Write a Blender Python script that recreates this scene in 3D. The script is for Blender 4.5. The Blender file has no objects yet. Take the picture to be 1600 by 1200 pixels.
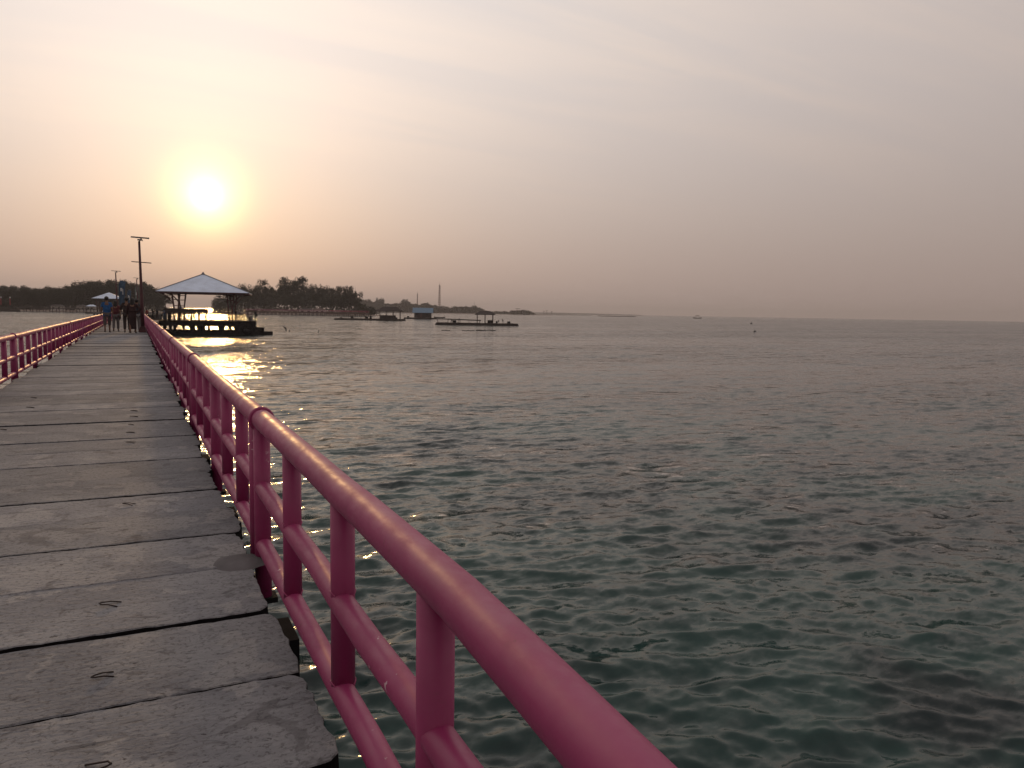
import bpy, math, random
import numpy as np
from mathutils import Vector, Matrix

# ------------------------------------------------------------------ camera, sky, sun, exposure
S = bpy.context.scene
COL = S.collection
R = math.radians
random.seed(11)
CAM = Vector((0.0, 0.0, 3.92)); FPX = 1200.0
_y, _p, _r = R(26.10), R(5.30), R(0.95)
_F = Vector((math.sin(_y)*math.cos(_p), math.cos(_y)*math.cos(_p), -math.sin(_p)))
_R0 = Vector((math.cos(_y), -math.sin(_y), 0)); _U0 = _R0.cross(_F)
_R = _R0*math.cos(_r) + _U0*math.sin(_r); _U = -_R0*math.sin(_r) + _U0*math.cos(_r)
cd = bpy.data.cameras.new('camera'); cd.sensor_width = 36; cd.lens = 27.0
cd.clip_start = 0.05; cd.clip_end = 40000
cam = bpy.data.objects.new('camera', cd); COL.objects.link(cam)
M3 = Matrix((_R, _U, -_F)).transposed()
cam.matrix_world = Matrix.Translation(CAM) @ M3.to_4x4()
S.camera = cam

SUN_AZ, SUN_EL = R(4.55), R(7.6)       # azimuth measured from +Y towards +X
SUN = Vector((math.sin(SUN_AZ)*math.cos(SUN_EL), math.cos(SUN_AZ)*math.cos(SUN_EL), math.sin(SUN_EL)))
S.render.engine = 'CYCLES'
S.view_settings.view_transform = 'Standard'; S.view_settings.look = 'None'
S.view_settings.exposure = 0.0; S.view_settings.gamma = 1.0
S.view_settings.use_curve_mapping = False

W = bpy.data.worlds.new('World'); S.world = W; W.use_nodes = True
nt = W.node_tree; nt.nodes.clear()
class NG:
    """tiny node-graph helper: value or colour maths in one line each"""
    def __init__(s, t): s.t = t
    def n(s, typ, **k):
        n = s.t.nodes.new(typ)
        for a, v in k.items(): setattr(n, a, v)
        return n
    def put(s, sock, v):
        if isinstance(v, bpy.types.NodeSocket): s.t.links.new(v, sock)
        else: sock.default_value = v
    def m(s, op, a, b=0.0, c=0.0, clamp=False):
        n = s.n('ShaderNodeMath', operation=op, use_clamp=clamp)
        s.put(n.inputs[0], a); s.put(n.inputs[1], b); s.put(n.inputs[2], c); return n.outputs[0]
    def v(s, op, a, b=(0, 0, 0), sc=None):
        n = s.n('ShaderNodeVectorMath', operation=op)
        s.put(n.inputs[0], a); s.put(n.inputs[1], b)
        if sc is not None: s.put(n.inputs['Scale'], sc)
        return n.outputs['Value'] if op in ('DOT_PRODUCT', 'LENGTH') else n.outputs[0]
    def mix(s, f, a, b, mode='MIX'):
        n = s.n('ShaderNodeMix', data_type='RGBA', blend_type=mode)
        s.put(n.inputs['Factor'], f)
        s.put(n.inputs[6], a if isinstance(a, bpy.types.NodeSocket) else (*a[:3], 1))
        s.put(n.inputs[7], b if isinstance(b, bpy.types.NodeSocket) else (*b[:3], 1))
        return n.outputs[2]
    def noise(s, vec, scale=5, detail=2, rough=.5, dist=0.0):
        n = s.n('ShaderNodeTexNoise'); s.put(n.inputs['Vector'], vec); n.inputs['Scale'].default_value = scale
        n.inputs['Detail'].default_value = detail; n.inputs['Roughness'].default_value = rough
        n.inputs['Distortion'].default_value = dist; return n
    def ramp(s, f, lo, hi, a=0.0, b=1.0):
        n = s.n('ShaderNodeMapRange'); s.put(n.inputs['Value'], f)
        for i, q in zip((1, 2, 3, 4), (lo, hi, a, b)): n.inputs[i].default_value = q
        n.interpolation_type = 'SMOOTHSTEP'; return n.outputs[0]
    def mapping(s, vec, scale=(1, 1, 1), rot=(0, 0, 0), loc=(0, 0, 0)):
        n = s.n('ShaderNodeMapping'); s.put(n.inputs['Vector'], vec)
        n.inputs['Scale'].default_value = scale; n.inputs['Rotation'].default_value = rot
        n.inputs['Location'].default_value = loc; return n.outputs[0]

g = NG(nt)
tc = g.n('ShaderNodeTexCoord'); D = g.v('NORMALIZE', tc.outputs['Generated'])
sep = g.n('ShaderNodeSeparateXYZ'); nt.links.new(D, sep.inputs[0])
el = g.m('MULTIPLY', g.m('ARCSINE', g.m('ABSOLUTE', sep.outputs['Z'])), 57.2958)     # degrees above (or below) the horizon
ang = g.m('MULTIPLY', g.m('ARCCOSINE', g.m('MINIMUM', g.v('DOT_PRODUCT', D, tuple(SUN)), 1.0)), 57.2958)
up = g.m('SUBTRACT', 1.0, g.m('EXPONENT', g.m('MULTIPLY', g.m('POWER', g.m('DIVIDE', el, 15.0), 1.5), -1.0)))
A1 = g.m('ADD', .62, g.m('MULTIPLY', .46, g.m('EXPONENT', g.m('DIVIDE', ang, -45.0))))
A2 = g.m('ADD', .04, g.m('MULTIPLY', 1.00, g.m('EXPONENT', g.m('DIVIDE', ang, -36.0))))
base = g.v('ADD', g.v('SCALE', (.470, .362, .318), sc=A1), g.v('SCALE', (.73, .74, .70), sc=g.m('MULTIPLY', up, A2)))
base = g.v('ADD', base, g.v('SCALE', (.050, .065, .085), sc=up))
# thin high cloud: long faint streaks
cv = g.v('DIVIDE', D, (1, 1, 1))
cvn = g.n('ShaderNodeCombineXYZ')
zz = g.m('ADD', g.m('ABSOLUTE', sep.outputs['Z']), 0.12)
nt.links.new(g.m('DIVIDE', sep.outputs['X'], zz), cvn.inputs[0]); nt.links.new(g.m('DIVIDE', sep.outputs['Y'], zz), cvn.inputs[1])
cl = g.noise(g.mapping(cvn.outputs[0], (.35, 1.6, 1), (0, 0, R(12))), 1.3, 5, .55, .6).outputs['Fac']
cl = g.ramp(cl, .40, .66)
clm = g.m('MULTIPLY', cl, g.ramp(el, 4, 20))
base = g.v('MULTIPLY', base, g.mix(clm, (.97, .975, .99), (1.09, 1.05, 1.01)))
# haze glow round the sun
def gl(col, k, width, power=1):
    a = g.m('DIVIDE', ang, width)
    if power == 2: a = g.m('MULTIPLY', a, a)
    return g.v('SCALE', col, sc=g.m('MULTIPLY', g.m('EXPONENT', g.m('MULTIPLY', a, -1.0)), k))
for t in (gl((1, .62, .28), .22, 4.6), gl((1, .86, .24), .80, 2.25, 2), gl((1, .84, .45), 1.0, 1.25, 2), gl((1, .84, .50), 9.0, .50, 2)):
    base = g.v('ADD', base, t)
sky = g.n('ShaderNodeTexSky', sky_type='NISHITA'); sky.sun_disc = False
sky.sun_elevation = SUN_EL; sky.sun_rotation = SUN_AZ; sky.air_density = 1.5; sky.dust_density = 4.0
tot = g.v('ADD', g.v('SCALE', base, sc=9.9), g.v('SCALE', sky.outputs[0], sc=.06))
bg = g.n('ShaderNodeBackground'); nt.links.new(tot, bg.inputs['Color']); bg.inputs['Strength'].default_value = 0.10
wo = g.n('ShaderNodeOutputWorld'); nt.links.new(bg.outputs[0], wo.inputs['Surface'])

sl = bpy.data.lights.new('sun', 'SUN'); sl.energy = .65; sl.color = (1.0, .58, .22); sl.angle = R(2.2)
so = bpy.data.objects.new('sun', sl); COL.objects.link(so)
so.rotation_euler = SUN.to_track_quat('Z', 'Y').to_euler()

# ------------------------------------------------------------------ helpers
def ray(px, py): return _F + _R*((px-800)/FPX) + _U*((600-py)/FPX)
def hor(px): return 475.5 + .0165*px
def P(px, depth, z=0.0):                    # a point seen at column px, that many metres out, at height z
    p = CAM + ray(px, hor(px))*depth; return Vector((p.x, p.y, z))
def Z(px, py, depth): return CAM.z + ray(px, py).z*depth

def material(name, col, rough=.7, var=.25, scale=3.0, bump=0.0, bscale=20.0, metal=0.0, alt=None, spec=.5):
    m = bpy.data.materials.new(name); m.use_nodes = True; t = m.node_tree; q = NG(t)
    b = t.nodes['Principled BSDF']; b.inputs['Roughness'].default_value = rough
    b.inputs['Metallic'].default_value = metal; b.inputs['Specular IOR Level'].default_value = spec
    c = q.n('ShaderNodeTexCoord').outputs['Object']
    f = q.noise(c, scale, 4, .6).outputs['Fac']
    lo = tuple(x*(1-var) for x in col); hi = tuple(min(1, x*(1+var)) for x in (alt or col))
    t.links.new(q.mix(q.ramp(f, .3, .7), lo, hi), b.inputs['Base Color'])
    if bump:
        bn = q.n('ShaderNodeBump'); bn.inputs['Strength'].default_value = bump; bn.inputs['Distance'].default_value = .01
        t.links.new(q.noise(c, bscale, 4, .6).outputs['Fac'], bn.inputs['Height']); t.links.new(bn.outputs[0], b.inputs['Normal'])
    return m

class MB:
    def __init__(s): s.v = []; s.f = []; s.sm = []; s.mi = []
    def add(s, vs, fs, smooth=False, mi=0):
        o = len(s.v); s.v += [tuple(v) for v in vs]; s.f += [tuple(i+o for i in f) for f in fs]
        s.sm += [smooth]*len(fs); s.mi += [mi]*len(fs)
    def box(s, c, d, rz=0.0, mi=0, taper=1.0):
        cx, cy, cz = c; x, y, z = d[0]/2, d[1]/2, d[2]/2; ca, sa = math.cos(rz), math.sin(rz); vs = []
        for k, (sx, sy, sz) in enumerate([(-1,-1,-1),(1,-1,-1),(1,1,-1),(-1,1,-1),(-1,-1,1),(1,-1,1),(1,1,1),(-1,1,1)]):
            t = taper if sz > 0 else 1; a, b = sx*x*t, sy*y*t
            vs.append((cx+a*ca-b*sa, cy+a*sa+b*ca, cz+sz*z))
        s.add(vs, [(0,3,2,1),(4,5,6,7),(0,1,5,4),(1,2,6,5),(2,3,7,6),(3,0,4,7)], mi=mi)
    def beam(s, a, b, w, h):                 # rectangular bar from a to b
        a, b = Vector(a), Vector(b); d = (b-a).normalized()
        u = d.cross(Vector((0, 0, 1)));  u = u.normalized() if u.length > 1e-4 else Vector((1, 0, 0))
        v = u.cross(d).normalized(); vs = []
        for p in (a, b):
            for i, j in ((-1,-1),(1,-1),(1,1),(-1,1)): vs.append(p+u*(w/2*i)+v*(h/2*j))
        s.add(vs, [(0,1,2,3),(7,6,5,4),(0,4,5,1),(1,5,6,2),(2,6,7,3),(3,7,4,0)])
    def tube(s, pts, r, n=12, cap=True, smooth=True, closed=False):
        pts = [Vector(p) for p in pts]; m = len(pts); rr = r if isinstance(r, (list, tuple)) else [r]*m; vs = []; pu = None
        for i, p in enumerate(pts):
            if closed: d = pts[(i+1) % m]-pts[i-1]
            else: d = pts[min(i+1, m-1)]-pts[max(i-1, 0)]
            d.normalize()
            if pu is None:
                pu = d.cross(Vector((0, 0, 1)))
                if pu.length < 1e-3: pu = d.cross(Vector((1, 0, 0)))
            u = (pu - d*pu.dot(d)).normalized(); pu = u; w = d.cross(u)
            for k in range(n):
                a = 2*math.pi*k/n; vs.append(p+(u*math.cos(a)+w*math.sin(a))*rr[i])
        fs = []
        for i in range(m if closed else m-1):
            j = (i+1) % m
            for k in range(n): fs.append((i*n+k, j*n+k, j*n+(k+1) % n, i*n+(k+1) % n))
        o = len(s.v); s.add(vs, fs, smooth)
        if cap and not closed:
            s.add([], []); s.f += [tuple(o+k for k in range(n)), tuple(o+(m-1)*n+k for k in reversed(range(n)))]; s.sm += [False]*2; s.mi += [0]*2
    def ball(s, c, r, n=8, m=6, mi=0):
        rx, ry, rz = r if isinstance(r, (list, tuple)) else (r, r, r); vs = []
        for i in range(m+1):
            t = math.pi*i/m
            for k in range(n):
                a = 2*math.pi*k/n; vs.append((c[0]+rx*math.sin(t)*math.cos(a), c[1]+ry*math.sin(t)*math.sin(a), c[2]+rz*math.cos(t)))
        s.add(vs, [(i*n+k, (i+1)*n+k, (i+1)*n+(k+1) % n, i*n+(k+1) % n) for i in range(m) for k in range(n)], True, mi)
    def mesh(s, name, mats):
        me = bpy.data.meshes.new(name); me.from_pydata(s.v, [], s.f)
        for m in (mats if isinstance(mats, (list, tuple)) else [mats]): me.materials.append(m)
        me.polygons.foreach_set('use_smooth', s.sm); me.polygons.foreach_set('material_index', s.mi); me.update(); return me
    def build(s, name, mats, parent=None):
        return link(name, s.mesh(name, mats), parent)
    def pieces(s):
        par = list(range(len(s.v)))
        def find(i):
            while par[i] != i: par[i] = par[par[i]]; i = par[i]
            return i
        for f in s.f:
            for k in f[1:]: par[find(f[0])] = find(k)
        groups = {}
        for q, f in enumerate(s.f): groups.setdefault(find(f[0]), []).append(q)
        out = []
        for qs in groups.values():
            m = MB(); mp = {}
            for q in qs:
                m.f.append(tuple(mp.setdefault(i, len(mp)) for i in s.f[q])); m.sm.append(s.sm[q]); m.mi.append(s.mi[q])
            m.v = [None]*len(mp)
            for i, j in mp.items(): m.v[j] = s.v[i]
            out.append(m)
        return out
    def split(s, name, mats, parent=None):
        return [m.build(name, mats, parent) for m in s.pieces()]

def link(name, me, parent=None, loc=None, rz=None):
    o = bpy.data.objects.new(name, me); COL.objects.link(o)
    if parent is not None: o.parent = parent
    if loc is not None: o.location = loc
    if rz is not None: o.rotation_euler = (0, 0, rz)
    return o
def tag(o, label=None, cat=None, group=None, kind=None):
    for k, v in (('label', label), ('category', cat), ('group', group), ('kind', kind)):
        if v: o[k] = v
    return o
def thing(name, loc, label, cat, rz=0.0, group=None):
    return tag(link(name, None, None, loc, rz), label, cat, group)
def dup(o, loc, rz=0.0, label=None, scale=None, parent=None):
    c = o.copy(); COL.objects.link(c)
    if parent is not None: c.parent = parent
    else:
        c.location = loc; c.rotation_euler = (0, 0, rz)
        if scale: c.scale = scale
        if label: c['label'] = label
    for ch in o.children: dup(ch, None, parent=c)
    return c

# ------------------------------------------------------------------ materials
def slab_material():
    m = bpy.data.materials.new('weathered_concrete'); m.use_nodes = True; t = m.node_tree; q = NG(t)
    b = t.nodes['Principled BSDF']; b.inputs['Roughness'].default_value = .85; b.inputs['Specular IOR Level'].default_value = .3
    geo = q.n('ShaderNodeNewGeometry').outputs['Position']
    oi = q.n('ShaderNodeObjectInfo').outputs['Random']
    off = q.n('ShaderNodeCombineXYZ'); t.links.new(q.m('MULTIPLY', oi, 37.0), off.inputs[1]); t.links.new(q.m('MULTIPLY', oi, 9.0), off.inputs[0])
    c = q.v('ADD', geo, off.outputs[0])
    big = q.noise(c, 1.1, 5, .6, .6).outputs['Fac']
    streak = q.noise(q.mapping(c, (1.0, 3.6, 1)), 3.4, 7, .70, .7).outputs['Fac']
    fine = q.noise(c, 42, 4, .7).outputs['Fac']
    dirt = q.noise(q.mapping(c, (1, 2.6, 1)), 5.0, 6, .68, 1.0).outputs['Fac']
    patch = q.noise(c, 2.3, 4, .55, .3).outputs['Fac']
    col = q.mix(q.ramp(big, .3, .7), (.175, .182, .200), (.270, .275, .285))
    col = q.mix(q.m('MULTIPLY', q.ramp(streak, .50, .72), .38), col, (.115, .112, .118))
    col = q.mix(q.m('MULTIPLY', q.ramp(patch, .56, .59), .60), col, (.335, .33, .325))
    col = q.mix(q.m('MULTIPLY', q.ramp(q.noise(c, 3.1, 5, .6, 1.2).outputs['Fac'], .60, .64), .45), col, (.085, .080, .086))
    pit = q.noise(q.mapping(c, (1, 1.8, 1)), 22, 3, .6, .5).outputs['Fac']
    col = q.mix(q.m('MULTIPLY', q.ramp(pit, .66, .70), .8), col, (.040, .037, .039))
    col = q.mix(q.m('MULTIPLY', q.ramp(dirt, .57, .66), .55), col, (.075, .073, .078))
    col = q.mix(q.m('MULTIPLY', q.ramp(fine, .53, .62), .55), col, (.075, .075, .08))
    col = q.mix(q.m('MULTIPLY', q.ramp(q.noise(c, 7, 6, .7, .4).outputs['Fac'], .66, .72), .5), col, (.36, .34, .32))
    tone = q.m('ADD', .84, q.m('MULTIPLY', oi, .32))
    t.links.new(q.v('SCALE', col, sc=tone), b.inputs['Base Color'])
    h = q.m('ADD', q.m('MULTIPLY', q.m('ADD', streak, q.m('MULTIPLY', pit, -1.2)), 1.0), q.m('ADD', q.m('MULTIPLY', fine, .35), q.m('MULTIPLY', dirt, -.7)))
    bn = q.n('ShaderNodeBump'); bn.inputs['Strength'].default_value = 1.0; bn.inputs['Distance'].default_value = .015
    t.links.new(h, bn.inputs['Height']); t.links.new(bn.outputs[0], b.inputs['Normal'])
    return m
def paint_material(name, col, dark):
    m = bpy.data.materials.new(name); m.use_nodes = True; t = m.node_tree; q = NG(t)
    b = t.nodes['Principled BSDF']; b.inputs['Roughness'].default_value = .4; b.inputs['Specular IOR Level'].default_value = .5
    c = q.n('ShaderNodeNewGeometry').outputs['Position']
    f = q.noise(c, 2.2, 5, .65).outputs['Fac']
    cc = q.mix(q.ramp(f, .3, .7), dark, col)
    spots = q.noise(c, 30, 3, .6).outputs['Fac']; clus = q.noise(c, 1.7, 3, .5).outputs['Fac']
    cc = q.mix(q.m('MULTIPLY', q.ramp(spots, .67, .71), q.ramp(clus, .52, .62)), cc, (.62, .48, .50))
    grime = q.noise(q.mapping(c, (1, .5, 1.2)), 11, 5, .7).outputs['Fac']
    cc = q.mix(q.m('MULTIPLY', q.ramp(grime, .56, .78), .4), cc, (.16, .05, .075))
    rust = q.noise(q.mapping(c, (1, 1, .35)), 16, 5, .75, .4).outputs['Fac']
    cc = q.mix(q.m('MULTIPLY', q.ramp(rust, .66, .72), .6), cc, (.10, .030, .020))
    t.links.new(cc, b.inputs['Base Color'])
    rg = q.ramp(grime, .35, .7, .42, .60); t.links.new(rg, b.inputs['Roughness'])
    bn = q.n('ShaderNodeBump'); bn.inputs['Strength'].default_value = .25; bn.inputs['Distance'].default_value = .004
    t.links.new(q.noise(c, 9, 4, .6).outputs['Fac'], bn.inputs['Height']); t.links.new(bn.outputs[0], b.inputs['Normal'])
    return m
def water_material():
    m = bpy.data.materials.new('sea_water'); m.use_nodes = True; t = m.node_tree; q = NG(t); t.nodes.clear()
    geo = q.n('ShaderNodeNewGeometry'); pos = geo.outputs['Position']
    # small ripples as a slope field, stretched along the crests
    rot = R(-24)
    s = None
    for (sx, sy, sc, k, det) in ((.6, 1.0, 14.0, .28, 2), (.42, 1.0, 4.2, .42, 2), (.32, 1.0, 1.5, .50, 3), (.3, 1.0, .35, .26, 2)):
        n = q.noise(q.mapping(pos, (sx, sy, 1), (0, 0, rot)), sc, det, .6, .3)
        w = q.v('SCALE', q.v('SUBTRACT', n.outputs['Color'], (.5, .5, .5)), sc=k*2)
        s = w if s is None else q.v('ADD', s, w)
    gust = q.ramp(q.noise(q.mapping(pos, (.25, 1, 1), (0, 0, rot)), .045, 4, .6).outputs['Fac'], .3, .7, .55, 1.25)
    s = q.v('MULTIPLY', s, (1, 1, 0)); s = q.v('SCALE', s, sc=gust)
    nrm = q.v('NORMALIZE', q.v('ADD', geo.outputs['Normal'], s))
    # body colour: turquoise shallows over sand and dark weed beds on the sea floor
    weed = q.noise(q.mapping(pos, (1, 1, 1)), .16, 5, .6, .8).outputs['Fac']
    fine = q.noise(pos, .9, 3, .6, .5).outputs['Fac']
    body = q.mix(q.ramp(q.m('ADD', weed, q.m('MULTIPLY', fine, .16)), .48, .68), (.024, .058, .053), (.009, .020, .022))
    dist = q.v('LENGTH', q.v('MULTIPLY', pos, (1, 1, 0)))
    body = q.mix(q.ramp(dist, 9, 60), body, (.012, .026, .027))
    dif = q.n('ShaderNodeBsdfDiffuse'); t.links.new(body, dif.inputs['Color'])
    glo = q.n('ShaderNodeBsdfGlossy'); glo.inputs['Roughness'].default_value = .10; t.links.new(nrm, glo.inputs['Normal'])
    fr = q.n('ShaderNodeFresnel'); fr.inputs['IOR'].default_value = 1.37; t.links.new(nrm, fr.inputs['Normal'])
    mx = q.n('ShaderNodeMixShader'); t.links.new(fr.outputs[0], mx.inputs[0]); t.links.new(dif.outputs[0], mx.inputs[1]); t.links.new(glo.outputs[0], mx.inputs[2])
    o = q.n('ShaderNodeOutputMaterial'); t.links.new(mx.outputs[0], o.inputs['Surface'])
    return m
def leaf_material(name, a, b_):
    m = material(name, a, .8, .35, .5, alt=b_, spec=.2)
    return m
M_slab = slab_material()
M_slabside = material('grime_and_shade_dark', (.012, .011, .012), .95, .4, 6, spec=.05)  # near-black: joint grime plus painted-in shade of the gaps and deck underside
M_pink = paint_material('pink_paint', (.31, .030, .122), (.25, .023, .098))
M_maroon = material('maroon_paint', (.075, .022, .028), .5)
M_conc = material('dark_concrete', (.14, .135, .14), .9, .4, 2.0, .6, 30)
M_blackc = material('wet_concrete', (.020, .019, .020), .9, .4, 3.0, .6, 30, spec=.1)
M_rust = material('rusty_steel', (.022, .014, .013), .8, .4, 30)
M_roof = material('pale_roof_sheet', (.56, .66, .82), .5, .10, .6)
M_dark = material('dark_timber', (.040, .030, .028), .8, .4, 4, .5, 30)
M_brown = material('brown_timber', (.085, .050, .040), .75, .35, 4, .5, 30)
M_blue = material('blue_tin_roof', (.13, .22, .32), .5, .15, 2)
M_sand = material('coral_sand', (.22, .17, .14), .95, .2, .3)
M_grass = material('island_scrub', (.035, .035, .022), .95, .4, .4)
M_far = material('far_scrub', (.05, .05, .045), .95, .3, .1)
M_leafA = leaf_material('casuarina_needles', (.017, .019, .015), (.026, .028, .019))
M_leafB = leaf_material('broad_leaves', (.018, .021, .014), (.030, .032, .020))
M_bark = material('bark', (.05, .038, .03), .9, .3, 5)
M_metal = material('grey_metal', (.20, .20, .21), .45, .15, 6, metal=.6)
M_steel = material('tower_steel', (.16, .08, .07), .6, .2, .2)
M_panel = material('solar_panel_glass', (.03, .035, .05), .2, .2, 3)
M_skin = material('skin', (.16, .085, .055), .6, .1, 8)
M_hair = material('black_hair', (.012, .010, .010), .6, .2, 30)
M_red = material('red_cloth', (.30, .03, .04), .85, .2, 5)
M_white = material('white_cloth', (.55, .55, .55), .85, .1, 5)
M_wall = material('painted_wall', (.45, .40, .36), .8, .15, 2)
M_blueflag = material('blue_banner_cloth', (.045, .085, .14), .8, .3, 3)
M_rubber = material('black_rubber', (.02, .02, .02), .6, .2, 8)
def cloth(name, c): return material(name, c, .9, .2, 9, .4, 40)

# ------------------------------------------------------------------ the sea: one sheet with real waves, finer near the walkway
def sea():
    # azimuth columns measured from +Y towards +X, dense where the photograph looks
    az = np.concatenate([np.linspace(-180, -42, 40, endpoint=False), np.linspace(-42, -12, 60, endpoint=False),
                         np.linspace(-12, 66, 500, endpoint=False), np.linspace(66, 90, 50, endpoint=False), np.linspace(90, 180, 28, endpoint=False)])
    r = [0.6]
    while r[-1] < 110: r.append(r[-1]*(1.0048 if r[-1] > 5 else 1.03))
    while r[-1] < 9000: r.append(r[-1]*1.06)
    r = np.array(r); A_ = np.radians(az)
    rr, aa = np.meshgrid(r, A_, indexing='ij'); n, m = rr.shape
    X = rr*np.sin(aa); Y = rr*np.cos(aa)
    daz = np.abs(np.gradient(A_)); cell = np.maximum(rr*daz[None, :], np.gradient(r)[:, None])
    rng = np.random.default_rng(5); H = np.zeros_like(X); DX = np.zeros_like(X); DY = np.zeros_like(X)
    NW = 120; lam = np.exp(rng.uniform(np.log(.12), np.log(1.2), NW))
    th = np.radians(200 + rng.normal(0, 34, NW)); ph = rng.uniform(0, 6.28, NW)
    amp = .0052*lam**.80*rng.uniform(.5, 1.3, NW); amp[lam > .8] *= .75
    env = .75+.35*np.sin(X*.11+Y*.05+1)*np.sin(Y*.09-X*.03+.5)
    for L, t_, p_, a_ in zip(lam, th, ph, amp):
        k = 2*np.pi/L; kx, ky = k*np.sin(t_), k*np.cos(t_)
        w = np.clip((L/cell-3.0)/3.0, 0, 1)*a_*env
        q = kx*X+ky*Y+p_ + .35*np.sin(X*.23*(1+p_*.1)+Y*.31+p_)
        H += w*np.cos(q); DX -= w*np.sin(q)*np.sin(t_)*.55; DY -= w*np.sin(q)*np.cos(t_)*.55
    vs = np.stack([X+DX, Y+DY, H], -1).reshape(-1, 3)
    vs = np.vstack([vs, [[0, 0, 0]]]); c = n*m
    i, j = np.meshgrid(np.arange(n-1), np.arange(m), indexing='ij'); j2 = (j+1) % m
    q = np.stack([i*m+j, i*m+j2, (i+1)*m+j2, (i+1)*m+j], -1).reshape(-1, 4)
    me = bpy.data.meshes.new('sea'); nv = len(vs); nq = len(q)
    jt = np.arange(m); tri = np.stack([np.full(m, c), (jt+1) % m, jt], -1)
    me.vertices.add(nv); me.vertices.foreach_set('co', vs.astype(np.float32).ravel())
    loops = np.concatenate([q.ravel(), tri.ravel()]); me.loops.add(len(loops)); me.loops.foreach_set('vertex_index', loops.astype(np.int32))
    st = np.concatenate([np.arange(nq)*4, nq*4+np.arange(m)*3]); me.polygons.add(nq+m)
    me.polygons.foreach_set('loop_start', st.astype(np.int32))
    me.polygons.foreach_set('use_smooth', np.ones(nq+m, bool)); me.update(calc_edges=True); me.validate()
    me.materials.append(water_material()); tag(link('sea', me), kind='structure')
sea()
b = MB(); b.box((0, 0, -2.6), (17000, 17000, .4)); tag(b.build('seabed', M_sand), kind='structure')

# ------------------------------------------------------------------ haze
hz = MB(); hz.box((0, 0, 45.7), (18400, 18400, 98.6))
hm = bpy.data.materials.new('haze'); hm.use_nodes = True; ht = hm.node_tree; ht.nodes.clear()
pv = ht.nodes.new('ShaderNodeVolumePrincipled'); pv.inputs['Color'].default_value = (.88, .85, .86, 1)
pv.inputs['Density'].default_value = .00017; pv.inputs['Anisotropy'].default_value = .2
ho = ht.nodes.new('ShaderNodeOutputMaterial'); ht.links.new(pv.outputs[0], ho.inputs['Volume'])
tag(hz.build('haze', hm), kind='stuff')

# ------------------------------------------------------------------ boardwalk of concrete slabs
DZ = 2.5; XR, XL = .56, -2.08
walk = tag(link('boardwalk', None, None, (0, 0, 0)), kind='structure')
joints = [.30, .97, 1.64, 2.31, 2.98, 3.66, 4.36, 5.06, 5.72, 6.38, 7.08, 7.80, 8.52]
gaps = {2.31: .026, 2.98: .024, 3.66: .030, 4.36: .005, 5.06: .034, 5.72: .006, 6.38: .028, 7.08: .008, 7.80: .014, 8.52: .03}
while joints[-1] < 118: joints.append(joints[-1]+random.uniform(.66, .72))
def slab_mesh(L, Wd, seed, fine=True):
    """one slab, X from 0 to L, Y from 0 to Wd, top at z=0, with a worn wavy outline"""
    rnd = random.Random(seed); nx, ny = (60, 14) if fine else (8, 2); cut = rnd.choice([.01, .03, .05])
    def wob(k): return sum(a*math.sin(k*f+p) for a, f, p in tab)
    pts = []
    for side in range(4):
        tab = [(rnd.uniform(.2, 1)*.0026, rnd.uniform(1, 30), rnd.uniform(0, 6)) for _ in range(7)]
        n = nx if side % 2 == 0 else ny
        for i in range(n):
            t = i/n; j = wob(t*6)+rnd.uniform(-.0016, .0016)*(2 if fine else 0)
            k = 1.0 if side % 2 == 0 else 1.9
            j *= 1 if side % 2 == 0 else rnd.uniform(.8, 1.3)
            p = [(t*L, j), (L+j*k, t*Wd), (L-t*L, Wd+j), (j*k, Wd-t*Wd)][side]
            cx, cy = min(p[0], L-p[0]), min(p[1], Wd-p[1])    # rounded, broken corners
            if cx+cy < cut: p = (p[0]+(.022 if p[0] < L/2 else -.022), p[1]+(.012 if p[1] < Wd/2 else -.012))
            pts.append(p)
    n = len(pts); cx, cy = L/2, Wd/2
    def ins(p, d): return (p[0]+(d if p[0] < cx else -d)*(1 if min(p[0], L-p[0]) < .06 else 0), p[1]+(d if p[1] < cy else -d)*(1 if min(p[1], Wd-p[1]) < .06 else 0))
    b = MB()
    r0 = [(*ins(p, .0035), -rnd.uniform(0, .002)) for p in pts]; r1 = [(*p, -.006) for p in pts]; r2 = [(*ins(p, -.004+rnd.uniform(-.003, .003)), -.125) for p in pts]
    vs = r0+r1+r2; fs = [tuple(range(n))]
    for k in range(n):
        l = (k+1) % n; fs += [(k, n+k, n+l, l), (n+k, 2*n+k, 2*n+l, n+l)]
    fs.append(tuple(2*n+k for k in reversed(range(n))))
    b.add(vs, fs); b.mi = [0]+[0, 1]*n+[1]; return b.mesh('slab', [M_slab, M_slabside])
def hook_mesh(seed):
    rnd = random.Random(seed); b = MB(); w = rnd.uniform(.018, .032); l = rnd.uniform(.06, .10)
    b.tube([(l, w, .001), (l*.5, w*.8, .010), (.012, w*.4, .012), (0, 0, .012), (.012, -w*.5, .012), (l*.5, -w*.6, .009), (l*rnd.uniform(.8, 1.1), -w, .001)], .0032, 5)
    return b.mesh('lifting_hook', M_rust)
hooks = [hook_mesh(i) for i in range(5)]
far_slabs = [slab_mesh(2.64, .655, 100+i, False) for i in range(6)]
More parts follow.
